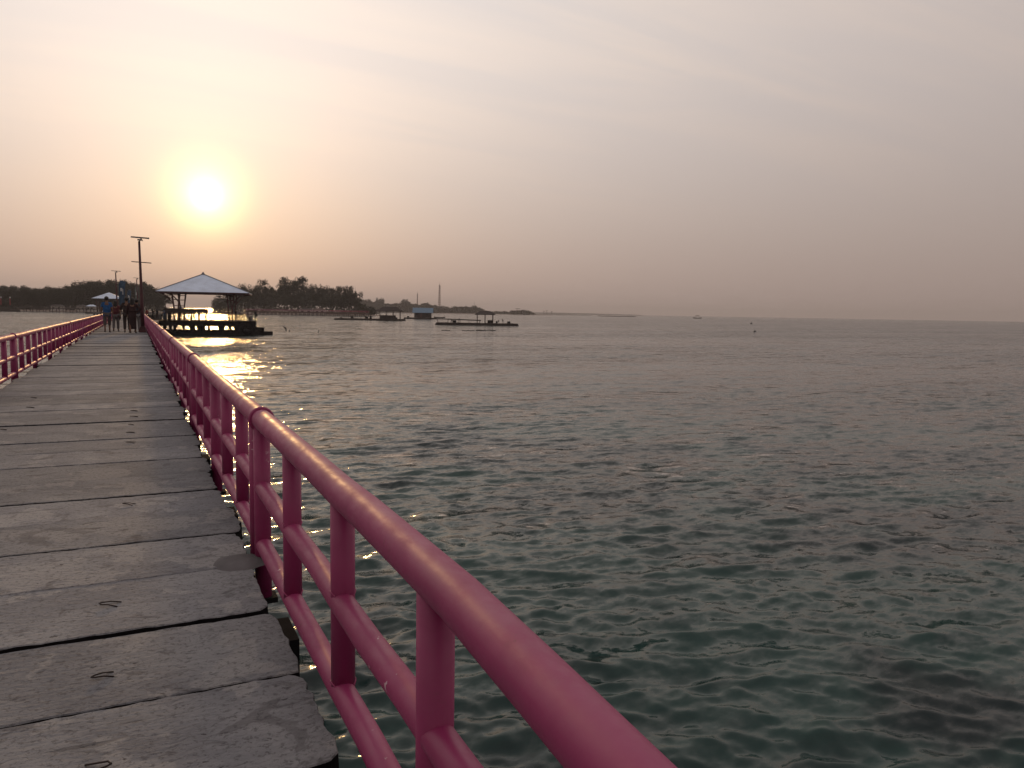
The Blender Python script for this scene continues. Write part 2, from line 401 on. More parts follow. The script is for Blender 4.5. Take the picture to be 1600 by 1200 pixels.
for i in range(len(joints)-1):
    y0, y1 = joints[i], joints[i+1]; rnd = random.Random(i*7+1)
    gp = gaps.get(round(y1, 2), rnd.choice([.008, .012, .02, .03])) if y1 < 9 else rnd.choice([.012, .02, .03, .045])
    g0 = gaps.get(round(y0, 2), .02) if y0 < 9 else .02
    xe = XR+rnd.uniform(-.025, .03); xs = XL+rnd.uniform(-.05, .03)
    if abs(y0-1.64) < .01: xe = .47
    if y0 < 16:
        me = slab_mesh(xe-xs, (y1-y0)-gp, i); o = link('slab', me, walk, (xs, y0, DZ+rnd.uniform(-.006, .006)), rnd.uniform(-.0035, .0035))
    else:
        me = far_slabs[i % 6]; o = link('slab', me, walk, (xs, y0, DZ+rnd.uniform(-.008, .012)), rnd.uniform(-.004, .004)); o.scale = (1, ((y1-y0)-gp)/.655, 1)
    o.rotation_euler[0] = rnd.uniform(-.004, .004)
    if y0 < 14:
        for hx in (-.13, -1.42):
            if y0 > 4 and rnd.random() < .35: continue
            hk = link('lifting_hook', hooks[rnd.randrange(5)], o, (hx+rnd.uniform(-.06, .05)-xs, (y1-y0)*rnd.uniform(.35, .6), 0), rnd.uniform(-.35, .35)+(3.14 if rnd.random() < .15 else 0))
# mortar lump that holds the ring post
b = MB(); rnd = random.Random(3); n = 22; ring = []
for k in range(n):
    a = 2*math.pi*k/n; ring.append((.13*math.cos(a)*(1+rnd.uniform(-.12, .1))+(.03 if math.cos(a) > 0 else 0), .085*math.sin(a)*(1+rnd.uniform(-.12, .12))))
vs = [(x, y, 0) for x, y in ring]+[(x*.86, y*.84, .022+rnd.uniform(-.004, .004)) for x, y in ring]+[(x*.45, y*.45, .034) for x, y in ring]+[(0, 0, .036)]
fs = []
for k in range(n):
    l = (k+1) % n; fs += [(k, l, n+l, n+k), (n+k, n+l, 2*n+l, 2*n+k), (2*n+k, 2*n+l, 3*n)]
b.add(vs, fs, True); lump = b.build('mortar_patch', M_conc, walk); lump.location = (.475, 4.42, DZ-.004); lump.scale = (1, 1.5, 1)
# long beams, cross beams and piles below
b = MB()
for x in (-1.75, .22): b.box((x, 58.5, DZ-.26), (.26, 121, .26))
b.split('longitudinal_beam', M_conc, walk)
R_SP, L_SP = .935, 1.17
r_long = [4.46+3*R_SP*k for k in range(-2, 40)]
cb = MB(); cb.box((0, 0, 0), (3.05, .34, .24)); cbm = cb.mesh('cross_beam', M_slabside)  # shade below the deck is put into the beam's near-black colour
pl = MB(); pl.tube([(0, 0, -3.0), (0, 0, 0)], .16, 10); plm = pl.mesh('pile', M_conc)
for k, y in enumerate(r_long):
    if y < -1 or y > 117: continue
    link('cross_beam', cbm, walk, (-.76, y-.12, DZ-.265-.245))
    if k % 2 == 0:
        for x in (-1.75, .22): link('pile', plm, walk, (x, y-.12, DZ-.62))

# ------------------------------------------------------------------ pink pipe railings
ZT, ZM, ZL = 3.300, 2.908, 2.585
def railing(x, sp, y_ref, y_end, ring_every, label, out, rb=.042, rp=.046):
    t = thing('pipe_railing', (x, y_ref, DZ), label, 'railing')
    def rail(name, z, r, n):
        b = MB(); y = -3.0; pts = []; rnd = random.Random(int(z*100)+int(x*10))
        while y < y_end:
            pts.append((rnd.uniform(-.004, .004)-(.044*min(1.8, max(0, (1.55-y)/.75)) if z > 3.2 and x > 0 else 0), y-y_ref, z-DZ+rnd.uniform(-.004, .004))); y += sp*.4 if y < 3 else sp*1.5 if y < 30 else sp*4
        pts.append((0, y_end-y_ref, z-DZ)); b.tube(pts, r, n); return b.build(name, M_pink, t)
    rail('top_rail', ZT, .0555, 28); rail('middle_rail', ZM, .043, 20); rail('bottom_rail', ZL, .043, 20)
    b = MB(); b.tube([(0, 0, ZL-DZ-.01), (0, 0, ZT-DZ)], rb, 20); mb = b.mesh('baluster', M_pink)
    b = MB(); b.tube([(0, 0, -.22), (0, 0, ZT-DZ)], rp, 20); ml = b.mesh('post', M_pink)
    b = MB(); b.tube([(0, 0, -.03), (0, 0, ZT-DZ-.02)], .037, 18); mp = b.mesh('second_post', M_pink)
    b = MB(); pts = [(math.cos(a)*.060, 0, math.sin(a)*.060) for a in [i*2*math.pi/22 for i in range(22)]]
    b.tube(pts, .0125, 8, closed=True); mr = b.mesh('collar', M_pink)
    mw = []
    for zz in (ZM, ZL):
        b = MB(); pts = [(math.cos(a)*rb, math.sin(a)*rb, zz-DZ+.0405*abs(math.cos(a))) for a in [i*2*math.pi/18 for i in range(18)]]
        b.tube(pts, .004, 5, closed=True); mw.append(b.mesh('weld_bead', M_pink))
    b = MB(); b.box((0, 0, -.235), (.14, .12, .03)); mf = b.mesh('base_plate', M_blackc)
    k0 = -int((y_ref+2)/sp); k = k0
    while y_ref+k*sp < y_end:
        dy = k*sp
        if k % 3 == 0:
            o = link('post', ml, t, (0, dy, 0)); link('base_plate', mf, o)
        else:
            o = link('baluster', mb, t, (random.uniform(-.003, .003), dy+random.uniform(-.01, .01), 0))
        if y_ref+dy < 14:
            for w_ in mw: link('weld_bead', w_, o)
        if k % ring_every == 0:
            link('collar', mr, o, (0, 0, ZT-DZ))
            link('second_post', mp, o, (-.022*out, .088, 0))
        k += 1
    return t
railing(.62, R_SP, 4.46, 114, 6, 'pink pipe railing along the right edge, running out of the near corner', 1)
railing(-2.15, L_SP, 17.6, 114, 12, 'pink pipe railing on the left side of the walkway, beyond the slabs', -1, .047, .054)

# ------------------------------------------------------------------ people
def skin_mesh(name, verts, edges, radii, mats, zones=None, root=0, sub=2):
    me = bpy.data.meshes.new('tmp'); me.from_pydata(verts, edges, []); o = bpy.data.objects.new('tmp', me); COL.objects.link(o)
    md = o.modifiers.new('s', 'SKIN'); md.use_smooth_shade = True
    sv = me.skin_vertices[0].data
    for i, r in enumerate(radii):
        sv[i].radius = r if isinstance(r, tuple) else (r, r); sv[i].use_root = (i == root)
    s2 = o.modifiers.new('d', 'SUBSURF'); s2.levels = sub; s2.render_levels = sub
    dg = bpy.context.evaluated_depsgraph_get(); dg.update()
    out = bpy.data.meshes.new_from_object(o.evaluated_get(dg)); out.name = name
    bpy.data.objects.remove(o); bpy.data.meshes.remove(me)
    out.materials.clear()
    for m in mats: out.materials.append(m)
    for p in out.polygons:
        p.use_smooth = True
        p.material_index = zones(p.center) if zones else 0
    return out
def figure(kind='walk', stride=.25, arm=(0, 0), lean=0.0):
    """joint positions of a standing or walking person, 1.70 m, facing +Y"""
    J = {'pel': (0, 0, .95), 'bel': (0, .01+lean*.4, 1.10), 'che': (0, .0+lean*.8, 1.30), 'nek': (0, lean, 1.47), 'jaw': (0, .03+lean, 1.54), 'hed': (0, .015+lean, 1.63), 'top': (0, lean, 1.69)}
    for s, n in ((-1, 'l'), (1, 'r')):
        f = stride*s
        J['hip'+n] = (.09*s, 0, .90); J['kne'+n] = (.10*s, f*.35+.03, .50); J['ank'+n] = (.10*s, f*.9-.03, .085 if f >= 0 else .12); J['toe'+n] = (.115*s, f*.9+.13, .04)
        J['sho'+n] = (.175*s, lean*.9, 1.40)
        a = arm[0 if s < 0 else 1]
        if a == 0: J['elb'+n] = (.235*s, -.03-f*.3+lean, 1.13); J['wri'+n] = (.25*s, .06-f*.6+lean, .90)
        elif a == 1: J['elb'+n] = (.27*s, .04, 1.14); J['wri'+n] = (.20*s, .26, 1.20)      # bent forward, holding something
        elif a == 2: J['elb'+n] = (.34*s, .0, 1.30); J['wri'+n] = (.30*s, .10, 1.55)      # hand raised to head
        elif a == 3: J['elb'+n] = (.36*s, -.04, 1.20); J['wri'+n] = (.17*s, .02, 1.02)      # hand on hip
    return J
RAD = {'pel': (.145, .105), 'bel': (.125, .095), 'che': (.155, .105), 'nek': .052, 'jaw': .066, 'hed': .088, 'top': .060, 'hip': .082, 'kne': .056, 'ank': .036, 'toe': .034, 'sho': .056, 'elb': .040, 'wri': .026, 'han': .034}
EDG = [('pel', 'bel'), ('bel', 'che'), ('che', 'nek'), ('nek', 'jaw'), ('jaw', 'hed'), ('hed', 'top')]
for n in 'lr': EDG += [('pel', 'hip'+n), ('hip'+n, 'kne'+n), ('kne'+n, 'ank'+n), ('ank'+n, 'toe'+n), ('che', 'sho'+n), ('sho'+n, 'elb'+n), ('elb'+n, 'wri'+n)]
def body_mesh(J, mats, zones=None, fingers=True, fat=1.0):
    ks = list(J); idx = {k: i for i, k in enumerate(ks)}; vs = [J[k] for k in ks]; ed = [(idx[a], idx[b]) for a, b in EDG]
    rd = [RAD[k[:3]] for k in ks]; rd = [tuple(x*fat for x in r) if isinstance(r, tuple) else r for r in rd]
    for n in 'lr':
        w = Vector(J['wri'+n]); e = Vector(J['elb'+n]); d = (w-e).normalized(); side = d.cross(Vector((0, 1, 0))); side = side.normalized() if side.length > .1 else Vector((0, 0, 1))
        fwd = d.cross(side).normalized(); c = w+d*.06
        vs.append(tuple(c)); rd.append((.030, .018)); ci = len(vs)-1; ed.append((idx['wri'+n], ci))
        if fingers:
            for q, ln in zip((-1.5, -.5, .5, 1.5), (.060, .072, .068, .052)):
                a = c+fwd*(q*.019)+d*.025; vs.append(tuple(a)); rd.append(.0085); ed.append((ci, len(vs)-1))
                vs.append(tuple(a+d*ln*.55+side*.010)); rd.append(.0078); ed.append((len(vs)-2, len(vs)-1))
                vs.append(tuple(a+d*ln*.9+side*.028)); rd.append(.0065); ed.append((len(vs)-2, len(vs)-1))
            a = w+d*.03+fwd*.030; vs.append(tuple(a)); rd.append(.010); ed.append((ci, len(vs)-1))
            vs.append(tuple(a+d*.045+fwd*.018)); rd.append(.0085); ed.append((len(vs)-2, len(vs)-1))
    return skin_mesh('body', vs, ed, rd, mats, zones, root=idx['pel'])
def part_mesh(name, J, keys, edges, k, mat, extra=None):
    """clothing: the same joints with larger radii"""
    ks = list(keys); idx = {q: i for i, q in enumerate(ks)}; vs = [(extra or {}).get(q, J.get(q)) for q in ks]
    rd = [k[q] if q in k else k[q[:3]] for q in ks]
    return skin_mesh(name, vs, [(idx[a], idx[b]) for a, b in edges], rd, [mat], None, 0)
def mid(a, b, t): return tuple(a[i]+(b[i]-a[i])*t for i in range(3))
def dressed(loc, rz, label, J, shirt, trousers, hs=1.0, sleeves=.55, legs=.95, hair=M_hair, skirt=False, long_hair=False, skin=M_skin, group='people walking on the boardwalk'):
    t = thing('person', loc, label, 'person', rz, group); t.scale = (hs, hs, hs)
    link('body', body_mesh(J, [skin]), t)
    ex = {'hem': (J['pel'][0], J['pel'][1]-.005, .84)}
    for n in 'lr': ex['cuf'+n] = mid(J['sho'+n], J['elb'+n], min(1, sleeves*1.3)) if sleeves < .8 else mid(J['elb'+n], J['wri'+n], .9); ex['mid'+n] = J['elb'+n] if sleeves >= .8 else mid(J['sho'+n], J['elb'+n], .4)
    keys = ['pel', 'hem', 'bel', 'che', 'col', 'shol', 'midl', 'cufl', 'shor', 'midr', 'cufr']; ex['col'] = (0, J['nek'][1], 1.455)
    link('shirt', part_mesh('shirt', J, keys, [('pel', 'hem'), ('pel', 'bel'), ('bel', 'che'), ('che', 'col'), ('che', 'shol'), ('shol', 'midl'), ('midl', 'cufl'), ('che', 'shor'), ('shor', 'midr'), ('midr', 'cufr')],
         {'pel': (.175, .130), 'hem': (.180, .135), 'bel': (.158, .118), 'che': (.182, .128), 'col': (.075, .070), 'sho': .078, 'mid': .064, 'cuf': .056}, shirt, ex), t)
    for n in 'lr': ex['end'+n] = mid(J['kne'+n], J['ank'+n], (legs-.5)*2) if legs > .5 else mid(J['hip'+n], J['kne'+n], legs*2)
    ex['kk'] = 0
    if skirt:
        b = MB(); n = 20; prof = [(.99, .15), (.85, .18), (.6, .17), (.35, .16), (.22, .17)]
        vs = [(rr*math.cos(2*math.pi*k/n)*(1+.05*math.sin(5*k)), rr*.8*math.sin(2*math.pi*k/n), z) for z, rr in prof for k in range(n)]
        b.add(vs, [(i*n+k, (i+1)*n+k, (i+1)*n+(k+1) % n, i*n+(k+1) % n) for i in range(4) for k in range(n)], True); b.build('skirt', trousers, t)
    else:
        keys = ['pel', 'hipl', 'hipr'] + (['knel', 'kner'] if legs > .5 else []) + ['endl', 'endr']; ed = [('pel', 'hipl'), ('pel', 'hipr')]
        for n in 'lr': ed += [('hip'+n, 'kne'+n), ('kne'+n, 'end'+n)] if legs > .5 else [('hip'+n, 'end'+n)]
        link('trousers', part_mesh('trousers', J, keys, ed, {'pel': (.165, .125), 'hip': .108, 'kne': .078, 'end': .066}, trousers, ex), t)
    b = MB(); h = J['hed']; b.ball((h[0], h[1]-.022, h[2]+.025), (.098, .104, .100), 14, 9)
    if long_hair: b.ball((h[0], h[1]-.06, h[2]-.12), (.10, .06, .20), 12, 8)
    b.build('hair', hair, t)
    b = MB()
    for n in 'lr':
        a = Vector(J['ank'+n]); c = Vector(J['toe'+n]); b.ball(((a+c)/2+Vector((0, .0, -.022))), (.048, .135, .034), 10, 6)
    b.split('shoe', M_rubber, t)
    return t
def deck_at(px, py):
    d = ray(px, py); t_ = (DZ-CAM.z)/d.z; return Vector((CAM.x+d.x*t_, CAM.y+d.y*t_, DZ))
dressed(deck_at(168, 519.5), R(3), 'person in a bright blue shirt walking away at the left side of the boardwalk', figure(stride=.13, arm=(0, 0)), cloth('blue_shirt', (.018, .085, .23)), cloth('grey_shorts', (.09, .075, .075)), 1.11, legs=.72)
p2 = dressed(deck_at(181.5, 518), R(-4), 'person in dark red top and grey trousers beside the blue-shirted person', figure(stride=.2, arm=(0, 0)), cloth('dark_red_top', (.09, .02, .025)), cloth('grey_trousers', (.11, .10, .10)), 1.0, long_hair=True)
d1 = dressed(deck_at(199, 520), R(0), 'tall person in dark brown clothes, left one of the group by the lamp post', figure(stride=.2, arm=(1, 0)), cloth('brown_shirt', (.030, .018, .016)), cloth('brown_trousers', (.028, .020, .018)), 1.10, sleeves=.9)
dressed(deck_at(208, 521), R(-8), 'person in a dark maroon dress in the middle of the group by the lamp post', figure(stride=.15, arm=(0, 3)), cloth('maroon_blouse', (.030, .012, .013)), cloth('maroon_skirt', (.026, .012, .013)), 1.07, sleeves=.9, skirt=True, long_hair=True)
dressed(deck_at(214.5, 519), R(5), 'person in dark shirt and light grey trousers next to the lamp post', figure(stride=.12, arm=(0, 1)), cloth('navy_shirt', (.018, .024, .035)), cloth('light_grey_trousers', (.22, .21, .21)), 1.05)
# bag held by the second person (a thing of its own)
b = MB(); b.ball((0, 0, .17), (.15, .09, .17), 12, 8); q0 = deck_at(184.5, 518)
bag = thing('shoulder_bag', (q0.x+.02, q0.y+.06, DZ+.62), 'black bag hanging beside the person in the dark red top', 'bag')
b.build('pouch', M_rubber, bag); b = MB(); b.tube([(-.10, 0, .28), (-.06, 0, .50), (0, 0, .58), (.06, 0, .50), (.10, 0, .28)], .012, 6); b.split('handle', M_rubber, bag)

def small_person(pose, cols, seed):
    """a far person, one continuous body with coloured zones: hair, skin, top, trousers"""
    if pose == 'stand': J = figure(stride=.10, arm=random.Random(seed).choice([(0, 0), (0, 3), (1, 0)]))
    elif pose == 'arm': J = figure(stride=.18, arm=(2, 0))
    elif pose == 'walk': J = figure(stride=.28)
    if pose == 'sit':
        J = figure(stride=0, arm=(1, 1), lean=.03)
        for s, n in ((-1, 'l'), (1, 'r')):
            J['hip'+n] = (.10*s, .02, .90); J['kne'+n] = (.13*s, .42, .93); J['ank'+n] = (.12*s, .44, .52); J['toe'+n] = (.12*s, .56, .48)
    if pose == 'bend':
        J = figure(stride=.25, arm=(0, 0)); 
        for k in list(J):
            x, y, z = J[k]
            if z > 1.0 or k[:3] in ('elb', 'wri', 'sho'):
                dy, dz = y, z-.95; a = R(-48); J[k] = (x, dy*math.cos(a)-dz*math.sin(a), .95+dy*math.sin(a)+dz*math.cos(a))
    mats = [M_skin, cols[0], cols[1], M_hair]; hd = Vector(J['hed'])
    def zone(c):
        if (c-hd).length < .125 and (c.y < hd.y+.045 or c.z > hd.z+.05): return 3
        if (c-hd).length < .15: return 0
        if c.z > .93 and abs(c.x) < .235: return 1
        if .2 < c.z <= .95 and abs(c.x) < .2: return 2
        return 0
    return body_mesh(J, mats, zone, fingers=False, fat=1.08)
cols = [cloth('top_red', (.16, .03, .03)), cloth('top_black', (.02, .02, .022)), cloth('top_grey', (.12, .12, .13)), cloth('top_blue', (.04, .07, .13)), cloth('top_cream', (.30, .26, .2))]
cols2 = [cloth('trousers_black', (.02, .02, .02)), cloth('trousers_blue', (.07, .10, .14)), cloth('trousers_brown', (.05, .035, .03))]
PM = {}
def far_person(pose, loc, rz, label, ci, cj, hs=1.0, group=None):
    key = (pose, ci, cj)
    if key not in PM: PM[key] = small_person(pose, (cols[ci], cols2[cj]), ci*7+cj)
    o = link('person', PM[key], None, loc, rz); o.scale = (hs, hs, hs); tag(o, label, 'person', group); return o

# ------------------------------------------------------------------ lamp posts with solar panels
def lamp_mesh_set():
    m = {}
    b = MB(); b.tube([(0, 0, .28), (-.01, 0, 1.9), (-.03, 0, 3.3), (-.055, 0, 4.95)], [.105, .085, .068, .055], 12); m['pole'] = (b.mesh('pole', M_maroon))
    b = MB(); b.box((0, 0, .16), (.34, .34, .32), taper=.8); m['base_block'] = b.mesh('base_block', M_maroon)
    b = MB(); b.beam((-.46, 0, 3.84), (.52, .05, 3.80), .05, .045); m['cross_arm'] = b.mesh('cross_arm', M_dark)
    b = MB(); b.beam((-.05, 0, 4.93), (.05, .02, 5.12), .05, .05); b.beam((.05, .02, 5.10), (.12, .02, 4.97), .04, .04); m['bracket'] = b.mesh('bracket', M_dark)
    b = MB(); b.beam((-.46, .0, 5.165), (.44, .05, 5.135), .55, .035); m['solar_panel'] = b.mesh('solar_panel', M_panel)
    b = MB(); b.box((-.02, -.12, 5.02), (.22, .34, .06)); m['lamp_head'] = b.mesh('lamp_head', M_metal)
    return m
LM = lamp_mesh_set()
def lamp(loc, label, rz=0, arm=True, s=1.0):
    t = thing('lamp_post', loc, label, 'lamp post', rz, 'solar lamp posts along the walkway'); t.scale = (s, s, s)
    for k in ('base_block', 'pole', 'bracket', 'solar_panel', 'lamp_head') + (('cross_arm',) if arm else ()): link(k, LM[k], t)
    return t
lamp((.33, 47.0, DZ+.01), 'tallest lamp post, with flat top panel and cross arm, at the right railing', R(-2), True, 1.0)
lamp((-1.75, 93, DZ+.01), 'second lamp post, thin and dark, on the left side behind the blue-shirted person', 0, False, 1.0)
lamp((.30, 116.5, DZ+.01), 'third lamp post, partly hidden right behind the tallest one', 0, False, 1.02)

# ------------------------------------------------------------------ pavilion over the water
PO = P(318.5, 118.5, 0); PR = R(-9.3)
pv_ = thing('pavilion', PO, 'open pavilion with a pale pyramid roof on a platform over the water', 'pavilion', PR)
FL = 1.95
def L2W(u, v, z): return PO+Vector((u*math.cos(PR)-v*math.sin(PR), u*math.sin(PR)+v*math.cos(PR), z))
e, zt, ze = 6.0, 9.05, 6.22; XA, XB = -5.95, 6.9
def pyramid(e, z0, z1, th):
    b = MB(); vs = [(-e, -e, z0), (e, -e, z0), (e, e, z0), (-e, e, z0), (0, 0, z1), (-e, -e, z0-th), (e, -e, z0-th), (e, e, z0-th), (-e, e, z0-th), (0, 0, z1-th)]
    b.add(vs, [(0,1,4),(1,2,4),(2,3,4),(3,0,4),(5,9,6),(6,9,7),(7,9,8),(8,9,5),(0,5,6,1),(1,6,7,2),(2,7,8,3),(3,8,5,0)]); return b
pm_ = pyramid(e, ze, zt, .05); fx = lambda x: x*(XB/e if x > 0 else -XA/e)
pm_.v = [(fx(x), y, z) for x, y, z in pm_.v]; rf = pm_.build('roof', M_roof, pv_)
b = MB()
for s in ((-1,-1),(1,-1),(1,1),(-1,1)): b.tube([(fx(s[0]*e), s[1]*e, ze+.03), (0, 0, zt+.03)], .07, 6)
b.split('hip_cap', M_metal, rf)
b = MB(); b.box((0, 0, zt+.12), (.55, .55, .42), taper=.25); b.build('finial', M_metal, rf)
b = MB()
for a, c in (((-e, -e), (e, -e)), ((e, -e), (e, e)), ((e, e), (-e, e)), ((-e, e), (-e, -e))): b.beam((fx(a[0])*.985, a[1]*.985, ze-.14), (fx(c[0])*.985, c[1]*.985, ze-.14), .08, .18)
b.split('fascia', M_maroon, rf)
b = MB()
for k in range(-4, 5):
    for ax in (0, 1):
        for s in (-1, 1):
            p = (k*1.15, s*5.7); q = (k*.1, s*.4)
            p, q = (p, q) if ax == 0 else ((p[1], p[0]), (q[1], q[0])); h = ze+(zt-ze)*(1-max(abs(p[0]), abs(p[1]))/e)-.16
            b.beam((fx(p[0]), p[1], h), (q[0], q[1], zt-.35), .06, .10)
b.split('rafter', M_dark, rf)
for (cu, cw) in ((-3.5, -3.75), (4.1, -3.75), (4.1, 3.75), (-3.5, 3.75)):
    cl_ = link('column', None, pv_, (cu, cw, 0)); 
    for (i, j) in ((-1,-1),(1,-1),(1,1),(-1,1)):
        b = MB(); b.tube([(i*.26, j*.26, FL), (i*.30, j*.30, FL+2.0), (i*.56, j*.56, ze-.1)], .07, 8); b.build('pole', M_maroon, cl_)
    b = MB()
    for z, w in ((FL+2.2, .33), (FL+3.1, .42), (FL+3.8, .53)):
        for a, c in (((-w, -w), (w, -w)), ((w, -w), (w, w)), ((w, w), (-w, w)), ((-w, w), (-w, -w))): b.beam((*a, z), (*c, z), .07, .10)
    b.split('tie', M_maroon, cl_)
    su, sw = math.copysign(1, cu), math.copysign(1, cw); b = MB()
    for t0 in (0, 1):
        pts = []
        for k in range(7):
            t_ = k/6; o_ = .3+2.2*t_**1.2; pts.append((su*o_, sw*o_*(1 if t0 else .2), FL+2.3+(ze-FL-2.42)*math.sin(t_*math.pi/2)))
        b.tube(pts, .055, 6)
    b.split('bracket', M_maroon, cl_)
# platform, its piles with lit gaps between them, and the steps down to the water
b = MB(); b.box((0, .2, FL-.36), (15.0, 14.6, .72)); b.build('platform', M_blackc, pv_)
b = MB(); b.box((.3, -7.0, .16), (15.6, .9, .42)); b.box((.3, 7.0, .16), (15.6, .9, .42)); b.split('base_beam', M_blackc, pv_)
rnd = random.Random(8)
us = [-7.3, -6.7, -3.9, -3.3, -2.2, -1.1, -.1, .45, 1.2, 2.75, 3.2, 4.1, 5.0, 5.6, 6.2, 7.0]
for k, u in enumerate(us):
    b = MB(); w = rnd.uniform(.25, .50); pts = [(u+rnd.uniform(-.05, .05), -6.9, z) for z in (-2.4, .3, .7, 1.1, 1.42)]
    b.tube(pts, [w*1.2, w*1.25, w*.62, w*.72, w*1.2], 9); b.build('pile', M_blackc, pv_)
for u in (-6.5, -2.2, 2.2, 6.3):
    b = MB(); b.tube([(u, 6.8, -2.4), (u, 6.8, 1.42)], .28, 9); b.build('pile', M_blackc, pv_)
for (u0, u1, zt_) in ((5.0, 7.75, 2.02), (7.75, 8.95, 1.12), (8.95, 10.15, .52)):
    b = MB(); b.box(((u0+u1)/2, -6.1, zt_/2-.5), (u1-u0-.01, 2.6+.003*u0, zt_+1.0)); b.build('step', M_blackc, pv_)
b = MB()
for (u, v_, z, r) in ((7.6, -6.9, 1.05, .35), (8.4, -7.2, .72, .33), (9.3, -7.1, .35, .3), (9.8, -7.0, .3, .33), (6.5, -7.4, .5, .5)): b.ball((u, v_, z), (r*1.3, r, r*.8), 8, 5)
b.split('boulder', M_blackc, pv_)
# counter, benches and fringe rail of the pavilion
b = MB(); b.box((-2.0, -4.9, 3.42), (6.0, .5, .62)); b.build('counter', M_dark, pv_)
for u in (-4.9, -4.3, -2.9, -1.3, -.2, .7):
    b = MB(); b.tube([(u, -4.9, FL), (u, -4.9, 3.12)], .12 if u not in (-4.9, -4.3) else .26, 8); b.build('counter_leg', M_dark, pv_)
for s in (-1, 1):
    b = MB(); b.box((s*6.9, 0, FL+.42), (.14, 13, .84)); b.build('side_bench', M_dark, pv_)
b = MB(); b.beam((-6.9, 6.6, FL+1.0), (6.9, 6.6, FL+1.0), .1, .12)
for k in range(24): b.tube([(-6.9+k*.6, 6.6, FL), (-6.9+k*.6, 6.6, FL+.98)], .045, 6)
b.split('back_railing', M_maroon, pv_)
b = MB(); b.beam((1.2, -4.9, 3.28), (4.4, -4.9, 3.28), .08, .16)
for k in range(11): b.tube([(1.3+k*.3, -4.9, 2.98+.1*(k % 2)), (1.3+k*.3, -4.9, 3.2)], .03, 5)
b.split('hanging_fringe', M_brown, pv_)
# wheel ring on the platform
w = thing('ring_wheel', L2W(1.28, -5.6, FL+.36), 'round dark wheel standing on the pavilion platform against the glittering water', 'wheel', PR)
b = MB(); b.tube([(.27*math.cos(a), 0, .27*math.sin(a)) for a in [k*math.pi/9 for k in range(18)]], .085, 8, closed=True); b.build('rim', M_rubber, w)
b = MB()
for k in range(3):
    a = k*math.pi/3; b.tube([(-.25*math.cos(a), 0, -.25*math.sin(a)), (.25*math.cos(a), 0, .25*math.sin(a))], .02, 5)
b.split('spoke', M_rubber, w)
# gangway from the boardwalk
gw0 = Vector((.75, 106.0, FL-.12)); gw1 = L2W(-7.4, -4.2, FL-.12)
gw = thing('gangway', (0, 0, 0), 'dark gangway joining the boardwalk to the pavilion platform', 'gangway')
b = MB(); b.beam(gw0, gw1, 3.2, .35); b.build('gangway_deck', M_conc, gw)
for t_ in (.2, .5, .8):
    p = gw0.lerp(gw1, t_); b = MB(); b.tube([(p.x, p.y, -2.4), (p.x, p.y, FL-.2)], .3, 8); b.build('pile', M_blackc, gw)

# people on the pavilion
PG = 'people at the pavilion'
def pav_person(pose, px, v_, rz, label, ci, cj, z=FL, hs=1.0):
    u = (px-318.5)*(118.5+v_)/1200.0-.07*v_
    return far_person(pose, L2W(u, v_, z), rz, label, ci, cj, hs, PG)
pav_person('stand', 238, -5.6, R(20), 'person in a red top and blue trousers at the far left end of the pavilion', 0, 1)
pav_person('walk', 246, -4.5, R(70), 'thin dark figure walking, second from the left of the pavilion', 1, 0)
pav_person('arm', 252, -5.8, R(-30), 'person with one arm raised at the left edge of the pavilion', 1, 2)
pav_person('bend', 259, -6.2, R(-80), 'person bending over at the left edge of the pavilion platform', 2, 0)
pav_person('stand', 270, -4.2, R(160), 'person in black standing just left of the left pavilion column', 1, 0, hs=1.03)
pav_person('sit', 285.5, -3.2, R(190), 'person sitting up high behind the counter beside the left pavilion column', 3, 0, z=FL+.62)
pav_person('stand', 297.5, -2.5, R(185), 'person behind the left half of the pavilion counter', 0, 2, z=FL+.1)
pav_person('stand', 311.5, -2.2, R(170), 'shorter person behind the middle of the pavilion counter', 2, 1, hs=.95)
pav_person('stand', 320.5, -2.8, R(200), 'taller person at the right end of the pavilion counter', 1, 0, z=FL+.25)
pav_person('bend', 377, -6.4, R(80), 'person crouching over at the right of the pavilion above the steps', 1, 2, z=2.03, hs=.9)
pav_person('sit', 384, -6.5, R(-60), 'person sitting at the edge of the pavilion steps with arms forward', 2, 0, z=2.03-.5)
pq = pav_person('stand', 396.5, -6.5, R(20), 'person standing alone at the right end of the pavilion with a bag', 1, 2, z=2.03, hs=.97)
u = (398.2-318.5)*(112)/1200.0+.46
b = MB(); b.ball((0, 0, 0), (.17, .13, .24), 8, 6); o = b.build('backpack', M_rubber); o.location = L2W(u, -6.7, 2.95); tag(o, 'dark backpack carried by the person at the right end of the pavilion', 'backpack')
for (ps, px, v_, rz, lb, ci, cj, zz) in (('sit', 276, -5.2, 100, 'person seated at the left end of the pavilion counter', 1, 0, FL-.2), ('stand', 290.5, -3.6, 180, 'person in black between the two leftmost counter guests', 1, 0, FL),
        ('walk', 304.5, -3.4, 90, 'person walking behind the counter left of its middle', 3, 0, FL), ('stand', 262.5, -5.5, 10, 'person in a dark top beside the bending person at the pavilion', 3, 1, FL),
        ('sit', 356, -5.4, 210, 'person seated low by the right pavilion column', 1, 0, FL-.3), ('stand', 366, -4.0, 160, 'person standing close behind the right pavilion column', 1, 2, FL), ('stand', 371, -5.9, 200, 'person in grey just right of the right pavilion column', 2, 0, FL)):
    pav_person(ps, px, v_, R(rz), lb, ci, cj, z=zz)
